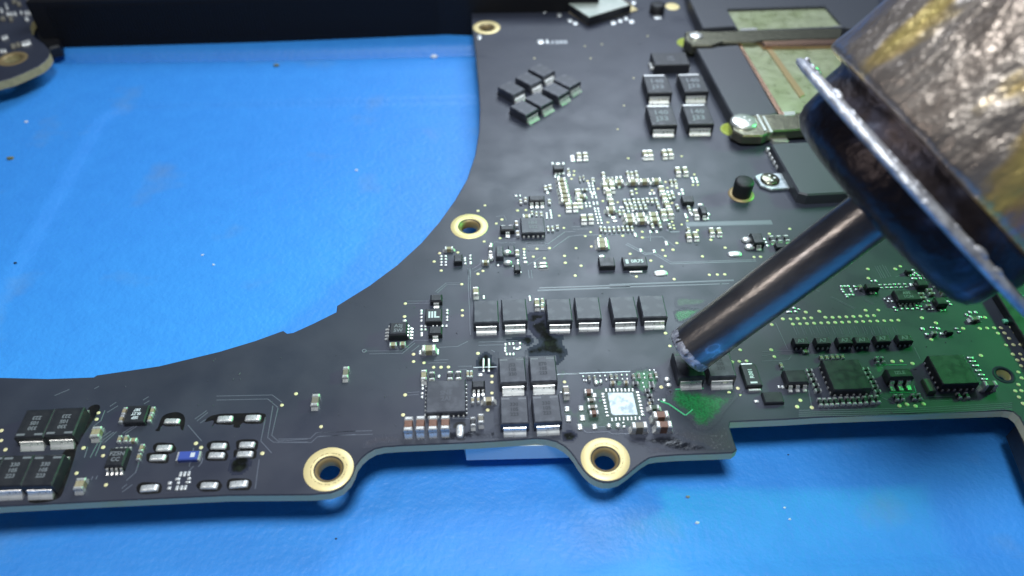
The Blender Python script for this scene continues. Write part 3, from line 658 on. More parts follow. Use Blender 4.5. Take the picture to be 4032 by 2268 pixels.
marking(o, ['R001'], .065, .062, 'white_print', rz=math.pi/2, dx=.015); link('marking', box_mesh(.075, .022, .0012, 0, 'bar2'), 'white_print', o, (.0, -.105, .065))
link('terminal', box_mesh(.13, .03, .03, .006, 'rt'), 'lead', o, (0, -.17, 0)); link('terminal', box_mesh(.13, .03, .03, .006, 'rt'), 'lead', o, (0, .17, 0))
sot(G1, 1125, 968, 205, 78, .12, front=3, text=['IZLE'], ts=.06, ll=.085)
pads(G1, [(1700, 845), (1718, 875), (1742, 910), (1765, 950), (1790, 985), (1815, 1020)], 56, 16, sq=.8)
chips(G1, [(1868, 1050, 105, 42)], h=.12, ax='x', body='green_body')
ic(G1, 1368, 1065, 64, 110, .06, body='green_body')
chips(G1, [(940, 858), (988, 855), (1100, 1163), (1147, 1160), (1240, 1158), (1290, 1155), (1612, 1148), (1677, 1145)], 26, 48, .04, 'y', 'black_body')
trace(G1, [(910, 905), (1180, 905)], .01, 'flux_light', .004, 'flux_ridge'); trace(G1, [(1040, 1128), (1255, 1130), (1240, 1075)], .012, 'flux_light', .006, 'flux_ridge'); film('flux_and_green_film', G1, [(940, 900), (1000, 890), (980, 960), (930, 960)], 'green_film', .002)
for k in range(4): trace(G1, [(300, 1275+k*16), (1200, 1258+k*17), (2040, 1215+k*16)], .010)
for k in range(14): trace(G1, [(255+k*62, 590), (285+k*62, 660)], .007)
for k in range(14): trace(G1, [(275+k*62, 588), (305+k*62, 656)], .006)
for t in ([(110, 560), (210, 780)], [(0, 800), (60, 795), (330, 790)], [(0, 875), (215, 865), (240, 830), (70, 825), (0, 830)], [(380, 1110), (405, 1240)], [(960, 1160), (1085, 1220)], [(1240, 760), (1290, 860)], [(1345, 1165), (1560, 1160)], [(1380, 1200), (1650, 1190), (1660, 1150)]): trace(G1, t)
for t in ([(100, 620), (540, 835)], [(92, 635), (530, 852)], [(710, 675), (870, 750)], [(700, 690), (850, 762)], [(880, 80), (1000, 300)], [(920, 80), (1040, 300)], [(960, 70), (1080, 300)], [(1010, 60), (1130, 280)], [(1060, 80), (1170, 270)], [(-310, 430), (-120, 540)], [(-295, 420), (-105, 530)], [(620, 540), (700, 600)], [(1240, 280), (1400, 220)]): trace(Q4, t)
ic(Q4, 838, 428, 235, 84, .075); ic(Q4, 1462, 590, 425, 185, .075, text=['A95', '1CAI'], ts=.055, pins=[('f', 6, .02, .012, .02)])
ic(Q4, 1720, 372, 190, 112, .07); ic(Q4, 2062, 692, 190, 132, .075); ic(Q4, 2110, 340, 200, 130, .08); ic(Q4, 1490, 160, 110, 44, .05); ic(Q4, 1815, 148, 110, 40, .05)
pads(Q4, [(285, 440), (345, 438), (405, 436), (518, 440), (295, 497), (445, 492), (548, 497), (318, 537), (466, 533), (368, 592), (428, 590), (492, 590), (385, 625), (1590, 388), (1630, 457), (1945, 445), (1895, 372), (1843, 307), (1770, 295), (1690, 298), (1745, 245), (1660, 247), (1600, 203), (1560, 150), (1500, 243), (1568, 238), (2195, 532), (2238, 588), (2180, 708), (2230, 762)], 52, 36)
pads(Q4, [(820, 348, 34, 32), (895, 343, 46, 42), (815, 553, 48, 42), (880, 552, 48, 42), (1580, 300, 102, 36), (1150+380, 410, 66, 60)])
pads(Q4, [(970, 415), (1062, 412), (1145, 410), (1228, 403), (1312, 402), (1412, 400), (1000, 465), (1092, 462), (1175, 462), (1258, 458), (1348, 457), (1445, 450)], 60, 24)
pads(Q4, [(1062, 665), (1140, 663), (1120, 710), (1188, 707), (1750, 703), (1825, 700), (1848, 847), (1912, 845), (2050, 865), (2118, 860), (1222, 815), (1262, 867), (1340, 785), (1360, 840), (1427, 785), (1452, 837), (1515, 780), (1547, 840), (1605, 777), (1635, 830), (1685, 795), (1722, 853)], 52, 34)
chips(Q4, [(630, 440, 60, 74)], h=.04); chips(Q4, [(1705, 560), (1745, 630), (1855, 488), (1903, 555), (1843, 770)], 114, 42, .04, 'x', 'grey_ceramic'); chips(Q4, [(2115, 530, 90, 90)], h=.05)
pads(G1, [(1697, 475, 28, 22), (1742, 475, 28, 22), (1668, 495, 22, 22), (1700, 512, 22, 22), (1310, 610, 32, 26), (1345, 655, 32, 22), (1435, 607, 34, 22), (1467, 650, 34, 22), (1385, 600, 36, 14), (1587, 608, 28, 14), (1607, 635, 24, 14), (1780, 515, 30, 20), (260, 440, 28, 18), (275, 470, 28, 18), (222, 472, 50, 16), (300, 450, 24, 14)])
chips(G1, [(1743, 520, 76, 32), (1410, 637, 44, 22)], ax='x', h=.05, body='grey_ceramic'); ic(G1, 1530, 628, 60, 24, .05)
link('indicator_lamp', box_mesh(.075, .055, .03, .008, 'led'), 'screen_cyan', board, (G1(1997, 540, .03).x, G1(1997, 540, .03).y, 0))
# long black strip along the right rim
plate('edge_strip', FF, [(3920, 1150), (3950, 1130), (4300, 1640), (4255, 1680)], 0, .10, 'black_body', board, zp=.10, ch=.01)
plate('underside_connector', FF, [(1812, 1700), (2240, 1690), (2240, 1790), (1836, 1800)], -.36, -TH-.001, 'pale_blue_plastic', board, zp=-.30, ch=0)
plate('underside_battery_socket', FF, [(3985, 1690), (4200, 1660), (4300, 1900), (4080, 1930)], -.34, -TH-.001, 'black_body', board, zp=-.2)

# ---- centre cluster (Q3)
ic(Q3, 1800, 476, 420, 272, .085, text=['HH', '102'], ts=.075, pins=[('f', 5, .026, .022, .03)], body='grey_body')
sot(Q3, 1350, 520, 260, 92, .08, front=1, back=2, lw=.05, ll=.07)
chips(Q3, [(1512, 440, 62, 92), (1533, 615, 62, 92)], h=.045)
vias(Q3, [(1250, 383), (1150, 455), (1217, 715), (933, 775), (948, 130), (823, 228), (1527, 222), (1678, 215), (140, 983), (43, 1132), (168, 1293), (465, 970), (912, 1300), (823, 1352), (1645, 910), (1873, 905), (2098, 893), (1810, 1045), (2007, 1073)])
chips(Q3, [(305, 880, 152, 52)], h=.06, ax='x'); ic(Q3, 470, 1062, 150, 130, .08, name='transistor')
pads(Q3, [(168, 1033), (168, 1085), (168, 1190), (247, 1033), (248, 1085), (248, 1140), (248, 1192), (685, 1025), (685, 1078), (170, 1140), (690, 1140), (690, 1165), (590, 1070), (590, 1110), (595, 1165)], 50, 34)
pads(Q3, [(1055, 835, 76, 62), (1055, 1075, 122, 62), (1345, 965, 152, 82), (1358, 1150, 162, 72)], h=.05, sq=0)
ic(Q3, 1210, 945, 132, 190, .08, text=['S57'], ts=.06, trz=math.pi/2, body='grey_body'); ic(Q3, 1420, 925, 110, 160, .03, body='grey_body')
chips(Q3, [(1048, 900, 70, 140)], h=.05, body='black_body')
chips(Q3, [(960, 1122, 132, 52)], h=.055, ax='x'); pads(Q3, [(1183, 1195, 50, 42), (1533, 1110, 46, 42), (1535, 1160, 46, 42), (1500, 1328, 46, 36), (1580, 1322, 46, 36), (1645, 960, 52, 38), (1648, 1012, 52, 38), (1655, 1068, 76, 36), (1668, 1140, 82, 42), (1835, 1165, 46, 46), (1840, 1222, 46, 46), (1445, 1215, 24, 24)])
chips(Q3, [(1525, 965, 72, 104)], h=.045); ic(Q3, 1525, 1232, 110, 110, .06)
well(Q3, 1990, 1200, 230, 190); pads(Q3, [(1978, 1160, 162, 38), (1983, 1220, 166, 38)], h=.02, sq=1)
for t in ([(1680, 810), (2030, 800), (2060, 830)], [(1680, 860), (2020, 850)], [(1680, 945), (2080, 935)], [(1110, 785), (1190, 780)], [(1200, 800), (1340, 795)], [(1430, 660), (1530, 660)], [(1430, 720), (1530, 718)], [(1380, 800), (1500, 795)], [(640, 1270), (660, 1449)], [(690, 1270), (690, 1449)], [(720, 1270), (860, 1180), (880, 1100)], [(750, 1320), (900, 1240)], [(1770, 1280), (1790, 1430)], [(1720, 1280), (1740, 1430)], [(1140, 330), (1290, 315), (1330, 400)], [(1700, 1200), (1960, 1050)]): trace(Q3, t)
# ---- Q1
sot(Q1, 790, 1105, 300, 100, .085, front=3, lw=.045, ll=.07)
ic(Q1, 1200, 512, 192, 92, .075)
pads(Q1, [(1090, 450, 52, 46), (1190, 455, 98, 40), (1295, 450, 56, 46), (1155, 640, 56, 52), (1222, 637, 56, 52), (1293, 635, 56, 52), (395, 1065, 56, 40), (470, 1063, 40, 40), (995, 1008, 62, 56), (1465, 325, 92, 72), (1475, 385, 96, 62), (1140, 700, 50, 50), (1205, 705, 50, 50)])
chips(Q1, [(485, 1165, 54, 78), (577, 1130, 58, 84), (1028, 1165, 62, 84), (958, 905, 64, 84), (1040, 885, 66, 84), (1395, 583, 54, 94), (1610, 730, 32, 84), (1680, 710, 32, 84), (2060, 655, 62, 84), (1860, 750, 66, 70)], h=.035)
chips(Q1, [(1595, 285, 96, 98), (1715, 280, 96, 98), (1575, 980, 112, 104), (1610, 1170, 114, 100), (1395, 1250, 122, 110), (1525, 1245, 104, 110)], h=.055)
pads(Q1, [(1595, 388, 90, 40), (1712, 388, 90, 40), (1395, 1362, 92, 40), (1525, 1362, 92, 40)])
chips(Q1, [(1258, 740, 162, 62), (1275, 825, 164, 62), (1288, 900, 166, 62), (1305, 970, 168, 64), (1330, 1055, 178, 66), (1340, 1140, 182, 66), (1640, 1055, 170, 60)], h=.055, ax='x')
chips(Q1, [(1700, 937, 112, 38)], ax='x', h=.03, body='grey_ceramic')
pads(Q1, [(1775, 830), (1790, 880), (1800, 940), (1815, 995), (1850, 830), (1858, 880), (1870, 940), (1885, 1000), (1718, 1210), (1735, 1265), (1790, 1205), (1803, 1265)], 44, 42)
pads(Q1, [(1865, 1030, 112, 40), (1845, 1090, 36, 64), (1915, 1090, 36, 64), (1870, 1210, 36, 74), (1940, 1205, 36, 74)])
vias(Q1, [(1500, 600), (1495, 675), (1450, 745), (1645, 1300), (1755, 785), (1955, 935), (2045, 1165), (425, 1345), (583, 1335)], r=.019)
# ---- G3
chips(G3, [(285, 868, 32, 48), (340, 880, 32, 52), (398, 880, 32, 52), (480, 1055, 30, 62), (532, 1055, 30, 62), (590, 1035, 38, 48)], h=.03)
chips(G3, [(222, 905, 96, 38)], h=.045, ax='x')
pads(G3, [(460, 880), (462, 906), (465, 932), (505, 845), (510, 872), (515, 900), (518, 930), (1035, 822), (1045, 855), (1050, 890), (1060, 925), (1068, 960), (1075, 995), (1075, 822), (1083, 855), (1090, 890), (1100, 925), (1108, 960), (1118, 995)], 28, 25)
chips(G3, [(1110, 1057), (1158, 1065), (1210, 1065), (1265, 1062), (1322, 1058), (1375, 1055), (1430, 1055), (1483, 1055)], 32, 62, .035)
chips(G3, [(905, 925, 72, 80), (990, 920, 66, 80), (1640, 158, 62, 78), (1700, 155, 62, 78), (1870, 150, 62, 78), (1940, 145, 62, 78), (2030, 358, 62, 78), (2118, 355, 62, 78)], h=.055)
pads(G3, [(905, 995), (990, 990), (1625, 222), (1705, 222), (1865, 213), (1945, 212), (2030, 425), (2115, 425)], 56, 24)
vias(G3, [(1435, 222), (2073, 197), (2225, 417), (1880, 508), (1078, 587), (1130, 733), (880, 817), (612, 908), (667, 1053), (987, 1103), (922, 1152), (1190, 988), (1600, 1100), (1367, 1147), (1605, 1168), (1525, 592), (1535, 638), (1720, 605), (1958, 980), (1975, 1022), (1985, 1060), (2073, 1013), (2140, 968), (1100, 1150), (1955, 757)], r=.018)
# ---- Q2
chips(Q2, [(225, 490, 160, 62), (430, 490, 150, 62), (670, 480, 172, 62), (870, 475, 172, 66), (1075, 465, 162, 66), (285, 965, 158, 72), (600, 1085, 182, 76), (622, 1165, 172, 70), (797, 1070, 162, 78), (827, 1155, 172, 70), (1022, 1055, 162, 78), (1047, 1145, 172, 70)], h=.065, ax='x')
chips(Q2, [(195, 580, 98, 112), (310, 580, 98, 112), (250, 690, 98, 112), (295, 845, 98, 112), (1165, 625, 102, 114), (1215, 755, 102, 114), (1265, 890, 102, 114), (1200, 1030, 104, 118), (1320, 1025, 104, 118)], h=.06)
chips(Q2, [(155, 370), (580, 355), (650, 365), (725, 350), (250, 465), (315, 460), (1330, 500), (1405, 500), (530, 840), (610, 840), (690, 830), (765, 830), (845, 830), (920, 820), (1000, 825), (1075, 820), (570, 930), (645, 925), (715, 940), (800, 935), (885, 935), (1110, 920), (1440, 930), (1010, 1265), (1140, 1255), (1305, 1265), (650, 690), (1640, 955), (750, 430), (440, 1030), (510, 1030), (1300, 760), (1365, 740)], 54, 84, .035)
pads(Q2, [(385, 435), (455, 430), (965, 710), (1035, 705), (590, 1010), (665, 1000), (1270, 685), (1340, 680), (1465, 715), (1530, 705), (1515, 650), (1660, 1040), (1685, 1070), (1575, 1075), (1590, 1115), (1975, 1065), (1890, 1140), (1960, 1135), (260, 1080), (970, 1370), (1080, 1372), (430, 590), (1690, 450), (1710, 505), (1760, 450), (1780, 505)], 50, 48)
pads(Q2, [(470, 950, 92, 36), (1230, 1165, 102, 46), (330, 1125, 92, 50), (360, 1185, 92, 36), (1835, 900, 98, 36)]); chips(Q2, [(1760, 1040, 92, 134)], h=.045, body='grey_ceramic')
ic(Q2, 1618, 800, 200, 112, .075, name='transistor'); sot(Q2, 1888, 995, 122, 132, .075, front=1)
vias(Q2, [(583, 103), (1510, 68), (1730, 380), (1232, 510), (1262, 612), (1425, 615), (65, 628), (150, 838), (1345, 875), (405, 865), (830, 1375), (235, 1212), (1705, 565), (1790, 565)], r=.018)
# ---- G4 / G2 middle
chips(G4, [(895, 355, 62, 74), (975, 350, 62, 74), (1155, 305, 58, 72), (1238, 305, 58, 72), (890, 290, 36, 48)], h=.05); pads(G4, [(895, 420), (975, 418), (1150, 378), (1235, 375)], 52, 22)
vias(G4, [(990, 305), (1143, 413), (758, 450), (600, 530), (715, 525), (628, 595), (1047, 600), (1303, 502), (1628, 608), (1702, 605), (1125, 808), (1215, 805), (1298, 803), (728, 857), (588, 715), (302, 828), (232, 572), (465, 648), (148, 368), (368, 322), (370, 388), (2030, 290), (1802, 345)])
vias(G2, [(1592, 457), (1475, 535), (1483, 605), (1643, 635), (1583, 735), (1747, 440)])
pads(G4, [(352, 530, 36, 36), (503, 540, 36, 36), (290, 355, 36, 52), (640, 450, 40, 54), (458, 320, 30, 30), (533, 320, 30, 30)]); pads(G4, [(1413, 570, 160, 62), (578, 785, 162, 64)], sq=.2, h=.02)
o = ic(G4, 285, 655, 275, 112, .07, name='shunt_resistor', label='black resistor marked 0R75')
marking(o, ['0R75'], .07, .075, 'white_print', dx=.03); link('marking', box_mesh(.035, .075, .0012, 0, 'bar3'), 'white_print', o, (-.095, 0, .07)); link('terminal', box_mesh(.16, .03, .02, .006, 'rt3'), 'lead', o, (0, -.125, 0))
ic(G2, 1905, 592, 160, 92, .075); pads(G2, [(1852, 537, 62, 24)]); chips(G2, [(1855, 368, 104, 48), (1862, 418, 108, 56)], h=.05, ax='x')
sot(G4, 1668, 390, 130, 120, .09, front=1, lw=.06); pads(G4, [(1545, 410, 122, 62), (1580, 490, 122, 66)], sq=0, h=.04); pads(G4, [(1585, 362), (1610, 440), (1745, 405), (1765, 440), (1780, 480)], 30, 28)
chips(G4, [(1835, 395), (1915, 392), (2000, 388)], 52, 70, .035, body='black_body'); ic(G4, 1930, 470, 120, 60, .05)
for t, w in (([(860, 238), (1830, 215)], .09), ([(180, 465), (400, 580), (490, 570), (690, 685), (1650, 655)], .022), ([(195, 450), (410, 565), (500, 555), (700, 668), (1650, 638)], .018), ([(0, 920), (1400, 870)], .03), ([(0, 950), (1350, 908)], .02), ([(-100, 352), (270, 345)], .016), ([(380, 385), (590, 380), (740, 490)], .014), ([(640, 300), (700, 325), (790, 322)], .03), ([(458, 330), (460, 430)], .012), ([(200, 790), (280, 830)], .01)): trace(G4, t, w)
for t, w in (([(1200, 885), (2100, 852), (2140, 850)], .03), ([(1220, 858), (2140, 828)], .02), ([(1090, 410), (1275, 405), (1300, 440)], .01), ([(1090, 485), (1340, 480)], .01), ([(1300, 420), (1480, 290), (1580, 288)], .012), ([(1350, 460), (1520, 340), (1620, 325), (2160, 315)], .012), ([(495, 660), (505, 960), (520, 1340)], .010), ([(515, 660), (525, 960)], .008), ([(1550, 240), (1640, 238)], .01), ([(1560, 265), (1720, 262)], .01)): trace(G2, t, w)

# ---- top of the board
plate('processor_package', T1, [(870, -60), (1360, 262), (1870, 110), (1560, -120)], 0, .02, 'fibreglass', board, ch=0, zp=0)
plate('package_body', T1, [(1035, -44), (1368, 184), (1806, 50), (1560, -134)], .02, .158, 'black_body', board, ch=.01, zp=.158)
cp = plate('shield_can', T1, [(1060, -30), (1370, 176), (1785, 50), (1560, -120)], .158, .172, 'can_top', board, ch=.006, zp=.17, label='square pale metal can near the top of the frame')
link('post', lathe([(0, .16), (.10, .16), (.13, .15), (.135, .02), (.135, 0)], 32), 'rubber', board, (T1(2070, 125).x, T1(2070, 125).y, 0))
pads(T1, [(2078, 178, 80, 36)], h=.012); pads(T1, [(2232, 66, 150, 76)], m='gold', sq=0, h=.004, name='gold_pad')
pads(T1, [(905, 115, 45, 36), (1060, 155, 50, 34), (1170, 212, 50, 34), (1225, 240, 60, 34), (1620, 235, 60, 40), (1690, 213, 50, 40), (1750, 188, 50, 40), (1810, 222, 60, 40), (1830, 25, 50, 40), (725, 45, 60, 40), (840, 72, 70, 34), (790, 15, 50, 36), (865, 432, 76, 46), (932, 427, 28, 44)], sq=.2)
o = marking(board, ['R1205'], 0, .15, 'white_print', name='board_print'); o.location = (T1(1030, 440).x, T1(1030, 440).y, .002)
pads(T1, [(230, 385, 52, 52)], sq=0); vias(T1, [(1325, 480), (1385, 605), (1730, 1095), (1665, 1340), (1830, 810), (1975, 375), (800, 605), (1500, 460)], r=.016)

# ---- cooling module: black frame, olive plates, steel brackets
hw = [T2(x, y, .22) for x, y in ((1000, 85), (1930, 58), (2095, 245), (1110, 285))]
fr = plate('cooling_frame', T2, [(600, -160), (640, 0), (765, 268), (1060, 250), (1115, 300), (2130, 262), (2500, 300), (2400, -200)], 0, .22, 'tape', board, ch=.015, holes=[[(v.x, v.y) for v in hw]])
plate('cold_plate', T2, [(960, 60), (1960, 30), (2120, 262), (1090, 310)], 0, .17, 'olive_plate', board, zp=.17)
plate('polished_edge', T2, [(1120, 268), (1280, 262), (1290, 292), (1130, 302)], .17, .20, 'bracket_steel', board, zp=.2); plate('polished_edge', T2, [(2000, 245), (2100, 240), (2110, 265), (2010, 268)], .17, .20, 'bracket_steel', board, zp=.2)
plate('steel_bracket', T2, [(600, 300), (700, 290), (860, 300), (1300, 280), (2100, 262), (2080, 360), (1340, 385), (1250, 400), (960, 395), (860, 430), (660, 430), (590, 380)], .10, .25, 'nickel', board, ch=.02, zp=.25)
trace_pts = [(1330, 395), (1700, 372), (2100, 368)]
plate('copper_pipe', T2, [(1310, 392), (1700, 370), (2080, 366), (2060, 420), (1700, 428), (1350, 432)], .10, .245, 'copper', board, ch=.03, zp=.245)
plate('cold_plate', T2, [(1120, 428), (2100, 420), (2500, 1010), (1640, 1075), (1530, 1085)], .02, .17, 'olive_plate', board, zp=.17)
trace_z = .171
plate('copper_pipe', T2, [(1345, 430), (1400, 430), (1740, 900), (1690, 930)], .16, .185, 'gold_dark', board, ch=.004, zp=.18)
plate('black_tape', T2, [(700, 455), (1110, 425), (1480, 1075), (1400, 1095), (1060, 1112), (1020, 1050)], 0, .20, 'tape', board, ch=.02, zp=.20)
plate('copper_pipe', T2, [(1105, 425), (1135, 425), (1540, 1085), (1490, 1090)], .02, .19, 'copper', board, ch=.004, zp=.19)
plate('polished_edge', T2, [(1530, 1066), (1640, 1060), (1650, 1095), (1540, 1105)], .17, .21, 'bracket_steel', board, zp=.2)
plate('steel_bracket', T2, [(1030, 1150), (1070, 1110), (1340, 1085), (2000, 1060), (2000, 1215), (1440, 1245), (1340, 1290), (1150, 1290), (1050, 1240)], .06, .20, 'nickel', board, ch=.02, zp=.20)
def screw(F, x, y, z, r=.13, m='bracket_steel', n=5):
    p = F(x, y, z); o = link('screw', lathe([(0, .055), (r*.8, .05), (r, .035), (r, 0)], 32), m, board, (p.x, p.y, z-.02))
    for i in range(n):
        a = math.tau*i/n; link('recess', box_mesh(.028, .028, .004, 0, 'rc'), 'lead' if n == 5 else 'nickel', o, (math.cos(a)*r*.42, math.sin(a)*r*.42, .052), a)
    return o
screw(T2, 1155, 1160, .21, .19); screw(T2, 700, 343, .25, .12)
for x, y in ((553, 410), (975, 1235)):
    p = T2(x+25, y); link('insulating_washer', lathe([(0, .004), (.13, .004), (.135, .012), (.16, .012), (.165, 0)], 32), 'yellow_green', board, (p.x+.06, p.y, 0))
plate('bracket_foot', T2, [(1020, 1230), (1100, 1310), (1240, 1340), (1420, 1320), (1440, 1280), (1300, 1300), (1120, 1280)], 0, .05, 'copper', board, zp=.02, ch=.01)
for i, (x, y) in enumerate(((1330, 1150), (1390, 1165))): plate('bracket_rib', T2, [(x-60, y-60), (x-40, y-62), (x+45, y+90), (x+20, y+95)], .20, .215, 'bracket_steel', board, zp=.21, ch=.003)
# lower black cover with pins, rubber post, screw tab
plate('chip_cover', T3, [(1245, 335), (1300, 325), (2000, 290), (2330, 870), (1660, 905), (1560, 880)], .0, .17, 'tape', board, ch=.02, zp=.17, label='flat black cover partly behind the nozzle')
plate('cover_contact', T3, [(1240, 270), (1430, 270), (1450, 305), (1280, 300)], 0, .06, 'bracket_steel', board, zp=.06)
pads(T3, [(1222, 400, 66, 34), (1250, 450, 66, 34), (1275, 497, 66, 34), (1302, 545, 66, 34), (1332, 592, 66, 34)], sq=1, h=.06)
p = T3(955, 745, .24); link('rubber_post', lathe([(0, .24), (.095, .24), (.125, .225), (.128, .20), (.125, .02), (.125, 0)], 36), 'rubber', board, (p.x, p.y, 0)); link('post_washer', lathe([(.12, .012), (.17, .012), (.175, 0)], 36), 'gold_dark', board, (p.x, p.y, 0))
pads(T3, [(935, 935, 70, 24)], z=.012, h=.01)
plate('screw_tab', T3, [(1065, 700), (1130, 670), (1400, 665), (1490, 830), (1250, 845), (1130, 800)], .01, .045, 'tinned', board, ch=.006, zp=.04)
screw(T3, 1235, 738, .05, .13, 'nickel', 4)

bm = bmesh.new(); rd = random.Random(3)
for k in range(420):
    p = P(rd.uniform(100, 3900), rd.uniform(100, 1780)); dx = p.x-0; 
    q2 = Vector((p.x, p.y)); ins = False; n = len(outer)
    for i in range(n):
        a, b = outer[i], outer[(i+1) % n]
        if (a.y > q2.y) != (b.y > q2.y) and q2.x < (b.x-a.x)*(q2.y-a.y)/(b.y-a.y)+a.x: ins = not ins
    if not ins: continue
    r = rd.uniform(.003, .008); an = rd.uniform(0, 3.1); L2 = r*rd.choice((1, 1, 1.5, 3))
    u, v = Vector((math.cos(an), math.sin(an), 0))*L2, Vector((-math.sin(an), math.cos(an), 0))*r
    c = Vector((p.x, p.y, .0035)); vs = [bm.verts.new(c+u), bm.verts.new(c+v), bm.verts.new(c-u), bm.verts.new(c-v), bm.verts.new(c+Vector((0, 0, r*.8)))]
    for i in range(4): bm.faces.new((vs[i], vs[(i+1) % 4], vs[4]))
o = link('dust', to_mesh(bm), 'faint_print', board); o['kind'] = 'stuff'
# the smallest solder pads, past the first 290, are one part
pl_ = [o for o in board.children if o.name.split('.')[0] == 'solder_pad']
pl_.sort(key=lambda o: -(o.dimensions.x*o.dimensions.y if o.dimensions.x else max((v.co.x for v in o.data.vertices))*max((v.co.y for v in o.data.vertices)))/(Vector(o.location)-CAM).length**2)
bm = bmesh.new()
for o in pl_[290:]:
    n0 = len(bm.verts); bm.from_mesh(o.data); bm.verts.ensure_lookup_table()
    bmesh.ops.transform(bm, matrix=Matrix.Translation(o.location) @ Matrix.Rotation(o.rotation_euler.z, 4, 'Z'), verts=bm.verts[n0:]); bpy.data.objects.remove(o)
o = link('solder_dots', to_mesh(bm, 'dots', True), 'solder', board); o['kind'] = 'stuff'
# ---------------------------------------------------------------- second board, top left
b2 = bpy.data.objects.new('circuit_board', None); C.objects.link(b2); b2.empty_display_size = .3
b2['label'] = 'small black circuit board with a yellow edge in the top left corner'; b2['category'] = 'circuit board'
Z2 = -.05
pts = [(900, -160), (790, -30), (690, 60), (600, 150), (510, 250), (445, 330), (428, 400), (445, 480), (520, 550), (620, 620), (690, 700), (712, 760), (690, 820), (640, 880), (560, 940), (450, 990), (300, 1060), (150, 1120), (0, 1160), (-400, 1270), (-900, 900), (-600, -200)]
q = [T4(x, y, Z2) for x, y in pts]; hc = T4(180, 838, Z2)
hc2 = Vector((hc.x, hc.y)); add('yellow_edge', (.42, .34, .15), .7, noise=(10, (.50, .40, .18), .4, .6))
link('substrate', prism([[Vector((v.x, v.y)) for v in q], circ(hc2, .13)], Z2-.14, Z2, .008, 1), ['solder_mask', 'yellow_edge'], b2)
link('mounting_pad', lathe([(.13, -.12), (.132, .002), (.22, .003), (.235, 0)], 48), 'gold_dark', b2, (hc2.x, hc2.y, Z2))
for x, y, w, l in ((200, 20, 60, 50), (270, 55, 50, 60), (415, 30, 50, 70), (490, 45, 36, 60), (535, 42, 36, 60), (585, 42, 36, 60), (110, 200, 36, 46), (160, 200, 36, 46), (215, 195, 36, 46), (370, 185, 36, 50), (420, 180, 36, 50), (470, 178, 36, 50), (40, 265, 60, 50), (155, 270, 50, 60), (380, 270, 44, 50), (45, 545, 40, 50), (90, 530, 40, 50), (190, 660, 60, 60), (260, 640, 50, 60), (330, 630, 40, 60), (375, 620, 44, 70), (415, 605, 40, 60), (20, 730, 36, 44), (70, 728, 36, 44), (20, 150, 40, 60), (90, 90, 30, 90), (300, 180, 30, 40)):
    a, b = size_at(T4, x, y, w, l, Z2); p = T4(x, y, Z2+.02)
    link('chip_resistor', box_mesh(q_(a), q_(b), .04, .01, 'r2'), 'lead' if w < 45 else 'grey_ceramic', b2, (p.x, p.y, Z2), .5)

# ---------------------------------------------------------------- black tray bar at the back
bar = bpy.data.objects.new('tool_tray', None); C.objects.link(bar); bar['label'] = 'long black ribbed bar lying across the blue mat at the back left'; bar['category'] = 'tool tray'
za = .55
A = P(255, 196, ZM); B = P(1760, 150, ZM); dirx = (B-A).normalized(); ny = Vector((-dirx.y, dirx.x, 0))
L = (B-A).length
o = bpy.data.objects.new('body', None)
def bar_pt(s, d): return Vector((A.x, A.y, 0))+dirx*s+ny*d
TZ = ZM+.95
pl = [bar_pt(-.3, 0), bar_pt(L*.55, 0), bar_pt(L*1.0, .0), bar_pt(L*1.06, -.06), bar_pt(L*1.4, -.15), bar_pt(L*1.4, 2.6), bar_pt(.9, 2.6)]
link('body', prism([[Vector((v.x, v.y)) for v in pl]], ZM+.005, TZ, .05), 'tray_black', bar)
rb = box_mesh(.022, .03, .72, 0, 'rib')
for i in range(110):
    p = bar_pt(.0+i*.062, -.012); link('rib', rb, 'tray_black', bar, (p.x, p.y, ZM+.10), math.atan2(dirx.y, dirx.x))
# dark object joining the bar and the small board
plc = plate('cable_clamp', T4, [(480, 480), (800, 60), (870, 20), (960, 180), (900, 300), (880, 560), (870, 700), (720, 740), (600, 640)], ZM+.02, ZM+.22, 'rubber', None, ch=.03, zp=ZM+.15, smooth=False)
plc['label'] = 'dark rubber clamp between the small board and the black bar'; plc['category'] = 'clamp'

# ---------------------------------------------------------------- hot air nozzle
tipc, endc = PZ(2712, 1380, 8.0), PZ(3450, 830, 7.02)
ax = (endc-tipc).normalized(); NZ = bpy.data.objects.new('hot_air_nozzle', None); C.objects.link(NZ)
NZ['label'] = 'heat-stained steel hot air nozzle pointing down at two capacitors on the board'; NZ['category'] = 'hot air nozzle'
NZ.location = tipc; NZ.rotation_euler = ax.to_track_quat('Z', 'X').to_euler()
MK['tube_steel'] = metal_burnt('tube_steel', [(0, (.27, .24, .22)), (.45, (.40, .355, .325)), (.58, (.28, .25, .24)), (.655, (.40, .37, .36)), (.67, (.62, .62, .66)), (.69, (.40, .37, .36))], 3.2, .29, .003, (1, 1, .5), 24, .97)
add('crust', (.34, .34, .40), .45, .6, noise=(16, (.75, .75, .80), .45, .62), bump=(30, .8, .012))
MK['flange_steel'] = metal_burnt('flange_steel', [(.3, (.30, .29, .31)), (.5, (.60, .59, .62)), (.7, (.75, .74, .78))], 5, .36, .02, (1, 1, 1), 18, .6)
MK['cup_steel'] = metal_burnt('cup_steel', [(0, (.035, .026, .026)), (.5, (.060, .045, .045)), (.62, (.09, .08, .10)), (.75, (.28, .30, .38))], 3.5, .34, .03, (1, 1, 1), 6, .8)
MK['sleeve_steel'] = metal_burnt('sleeve_steel', [(.28, (.16, .115, .09)), (.40, (.32, .26, .22)), (.46, (.42, .35, .30)), (.49, (.66, .47, .20)), (.545, (.82, .62, .20)), (.575, (.62, .42, .18)), (.60, (.50, .34, .32)), (.66, (.40, .34, .37)), (.8, (.20, .15, .13))], .85, .30, .060, (1, 1, .45), 6.5, .78)
R = .256
